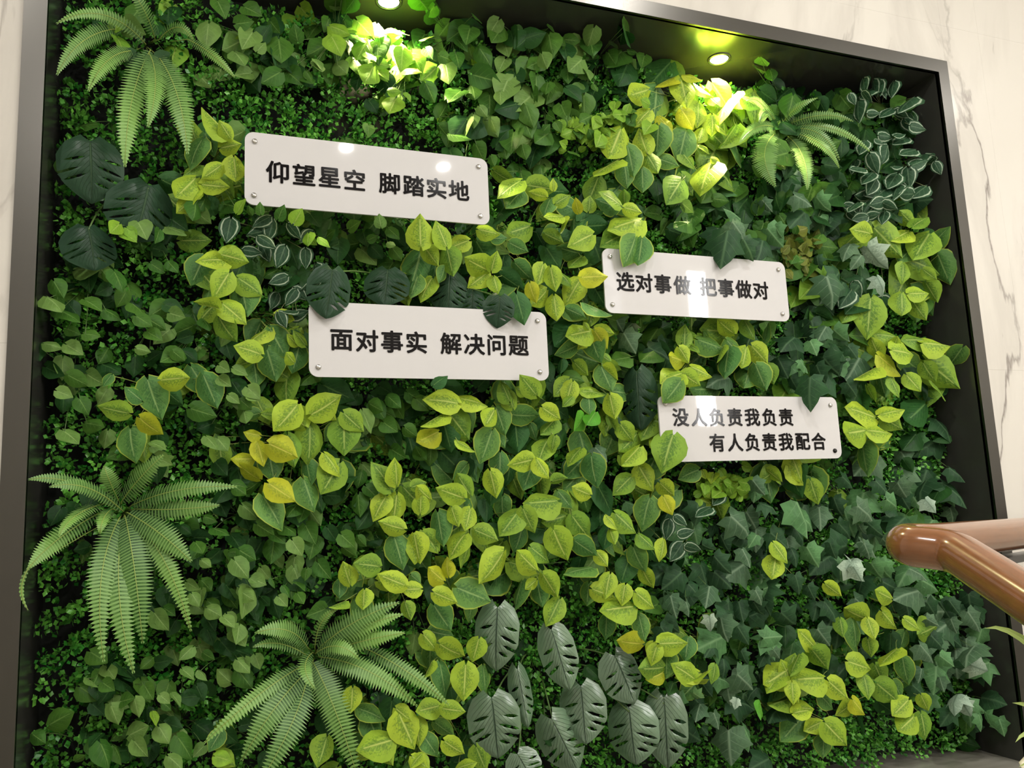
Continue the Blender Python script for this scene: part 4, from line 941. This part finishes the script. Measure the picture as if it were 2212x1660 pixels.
# ---------------------------------------------------------------- ferns
FL = ['green sword fern hanging in the top corner beside the steel frame', 'large sword fern at mid height whose tips reach over the steel frame',
      'large green sword fern low on the wall beside the lime leaves', 'narrow dark fern below the bright spot lamp, near the white-outlined vines']
for fi, (cpx, dep, fronds) in enumerate(FERNS):
    P = at(cpx[0], cpx[1], .24)
    t = empty('sword_fern', P, FL[fi], 'fern', 'sword ferns on the plant wall')
    for k, (a, b, c, wd) in enumerate(fronds):
        y0 = dep; y1 = R_.uniform(-.01, .03); y2 = R_.uniform(.0, .04)
        if fi == 1 and c[0] < 130: y2 = -.03; y1 = -.02
        if wd < 12: y0 = y1 = y2 = -.03
        A, Bm, Cc = at(a[0], a[1], y0), at(b[0], b[1], y1), at(c[0], c[1], y2)
        n = 30; cv = bez(A, Bm, Cc, n*2+1)
        ln = sum((cv[i+1]-cv[i]).length for i in range(n*2)); npin = max(8, min(40, int(ln/.0072)))
        cv = bez(A, Bm, Cc, npin+1)
        wm = wd/FPX*((Bm-CAM).dot(_F))*.5
        v, f, uv, run = [], [], [], []
        roll = R_.uniform(-.3, .3)
        for i in range(1, npin+1):
            q = i/npin; p = cv[i]; tg = (cv[i]-cv[i-1]).normalized(); n0 = ((CAM-p).normalized()+Vector((0, 0, .3)))
            nn = (n0-tg*n0.dot(tg)).normalized(); nn = Matrix.Rotation(roll, 3, tg) @ nn; sd_ = tg.cross(nn)
            L = wm*min(1, .35+q*3.2)*(1-max(0, (q-.45)/.55)**1.7*.92)*R_.uniform(.93, 1.05); hw = ln/npin*.50
            for s_ in (-1, 1):
                s0 = len(v); fw = tg*(.20*L); dp = -nn*(L*.16)+nn*R_.uniform(-.05, .05)*L
                base = p+sd_*s_*.0008; d_ = sd_*s_
                pts = [base-tg*hw*.8, base+tg*hw*.8, base+d_*L*.5+fw*.5+dp*.25-tg*hw, base+d_*L*.5+fw*.5+dp*.25+tg*hw*.9, base+d_*L+fw+dp]
                v += pts; uv += [(.25, 0), (.75, 0), (.2, .5), (.8, .5), (.5, 1)]; run += [q]*5
                if s_ > 0: f += [(s0, s0+2, s0+3, s0+1), (s0+2, s0+4, s0+3)]
                else: f += [(s0, s0+1, s0+3, s0+2), (s0+2, s0+3, s0+4)]
        me = mesh('frond', [x-P for x in v], f, True, uv); at_ = me.attributes.new('run', 'FLOAT', 'POINT'); at_.data.foreach_set('value', run)
        fo = link('frond', me, M['frond'], t)
        v, f = [], []; tube(v, f, [x-P for x in [P+Vector((0, -.02, 0))]+bez(A, Bm, Cc, 12)], .0014, .0006, 4)
        link('midrib', mesh('midrib', v, f, True), M['stem_y'], fo)

# ---------------------------------------------------------------- boxwood mat behind everything
rg = np.random.default_rng(5)
NS = 9500
sx = rg.uniform(XL+.012, XR-.012, NS); sz = rg.uniform(ZF+.02, ZT-.06, NS); sy = rg.uniform(.165, .225, NS)
for (lx, lz) in ((1.60, 1.16), (.49, 1.22)): sy = np.minimum(.245, sy+.05*np.clip(1-np.hypot(sx-lx, sz-lz)/.4, 0, 1))
K = 13
th = rg.uniform(0, 2*np.pi, (NS, K)); rr = rg.uniform(.004, .017, (NS, K))
cx = (sx[:, None]+rr*np.cos(th)).ravel(); cz = (sz[:, None]+rr*np.sin(th)).ravel(); cy = (sy[:, None]-rg.uniform(0, .03, (NS, K))+rr*.6).ravel()
cy = np.minimum(cy, .262)
n = cx.size
dirv = np.stack([np.cos(th).ravel()*.8+rg.normal(0, .35, n), -rg.uniform(.3, 1.2, n), np.sin(th).ravel()*.8+rg.normal(0, .35, n)], 1); dirv /= np.linalg.norm(dirv, axis=1)[:, None]
sdv = np.cross(dirv, rg.normal(0, 1, (n, 3))+np.array([0, -1, .5])); sdv /= np.linalg.norm(sdv, axis=1)[:, None]
L = rg.uniform(.011, .018, n)[:, None]; c = np.stack([cx, cy, cz], 1); nn = np.cross(sdv, dirv)
V = np.empty((n, 5, 3)); V[:, 0] = c; V[:, 1] = c+dirv*L*.5+sdv*L*.38-nn*L*.08; V[:, 2] = c+dirv*L; V[:, 3] = c+dirv*L*.5-sdv*L*.38-nn*L*.08; V[:, 4] = c+dirv*L*.5+nn*L*.03
V = V.reshape(-1, 3); V[:, 0] = np.clip(V[:, 0], XL+.004, XR-.004); V[:, 2] = np.clip(V[:, 2], ZF+.006, ZT-.02)
idx = (np.arange(n)*5)[:, None]
F = np.concatenate([idx+[0, 1, 4], idx+[1, 2, 4], idx+[2, 3, 4], idx+[3, 0, 4]], 1).reshape(-1)
me = bpy.data.meshes.new('boxwood_mat'); me.vertices.add(n*5); me.vertices.foreach_set('co', V.ravel().astype(np.float32))
me.loops.add(n*12); me.loops.foreach_set('vertex_index', F.astype(np.int32)); me.polygons.add(n*4)
me.polygons.foreach_set('loop_start', np.arange(0, n*12, 3).astype(np.int32)); me.update(calc_edges=True)
a_ = me.attributes.new('tone', 'FLOAT', 'POINT'); tone = np.clip(rg.beta(1.6, 2.2, NS)[:, None]+rg.normal(0, .15, (NS, K)), 0, 1).ravel()
a_.data.foreach_set('value', np.repeat(tone, 5).astype(np.float32))
bo = link('boxwood_mat', me, M['boxwood'])
bo['kind'] = 'stuff'; bo['label'] = 'tiny-leaved bright green artificial boxwood mat lining the back of the niche'; bo['category'] = 'foliage mat'
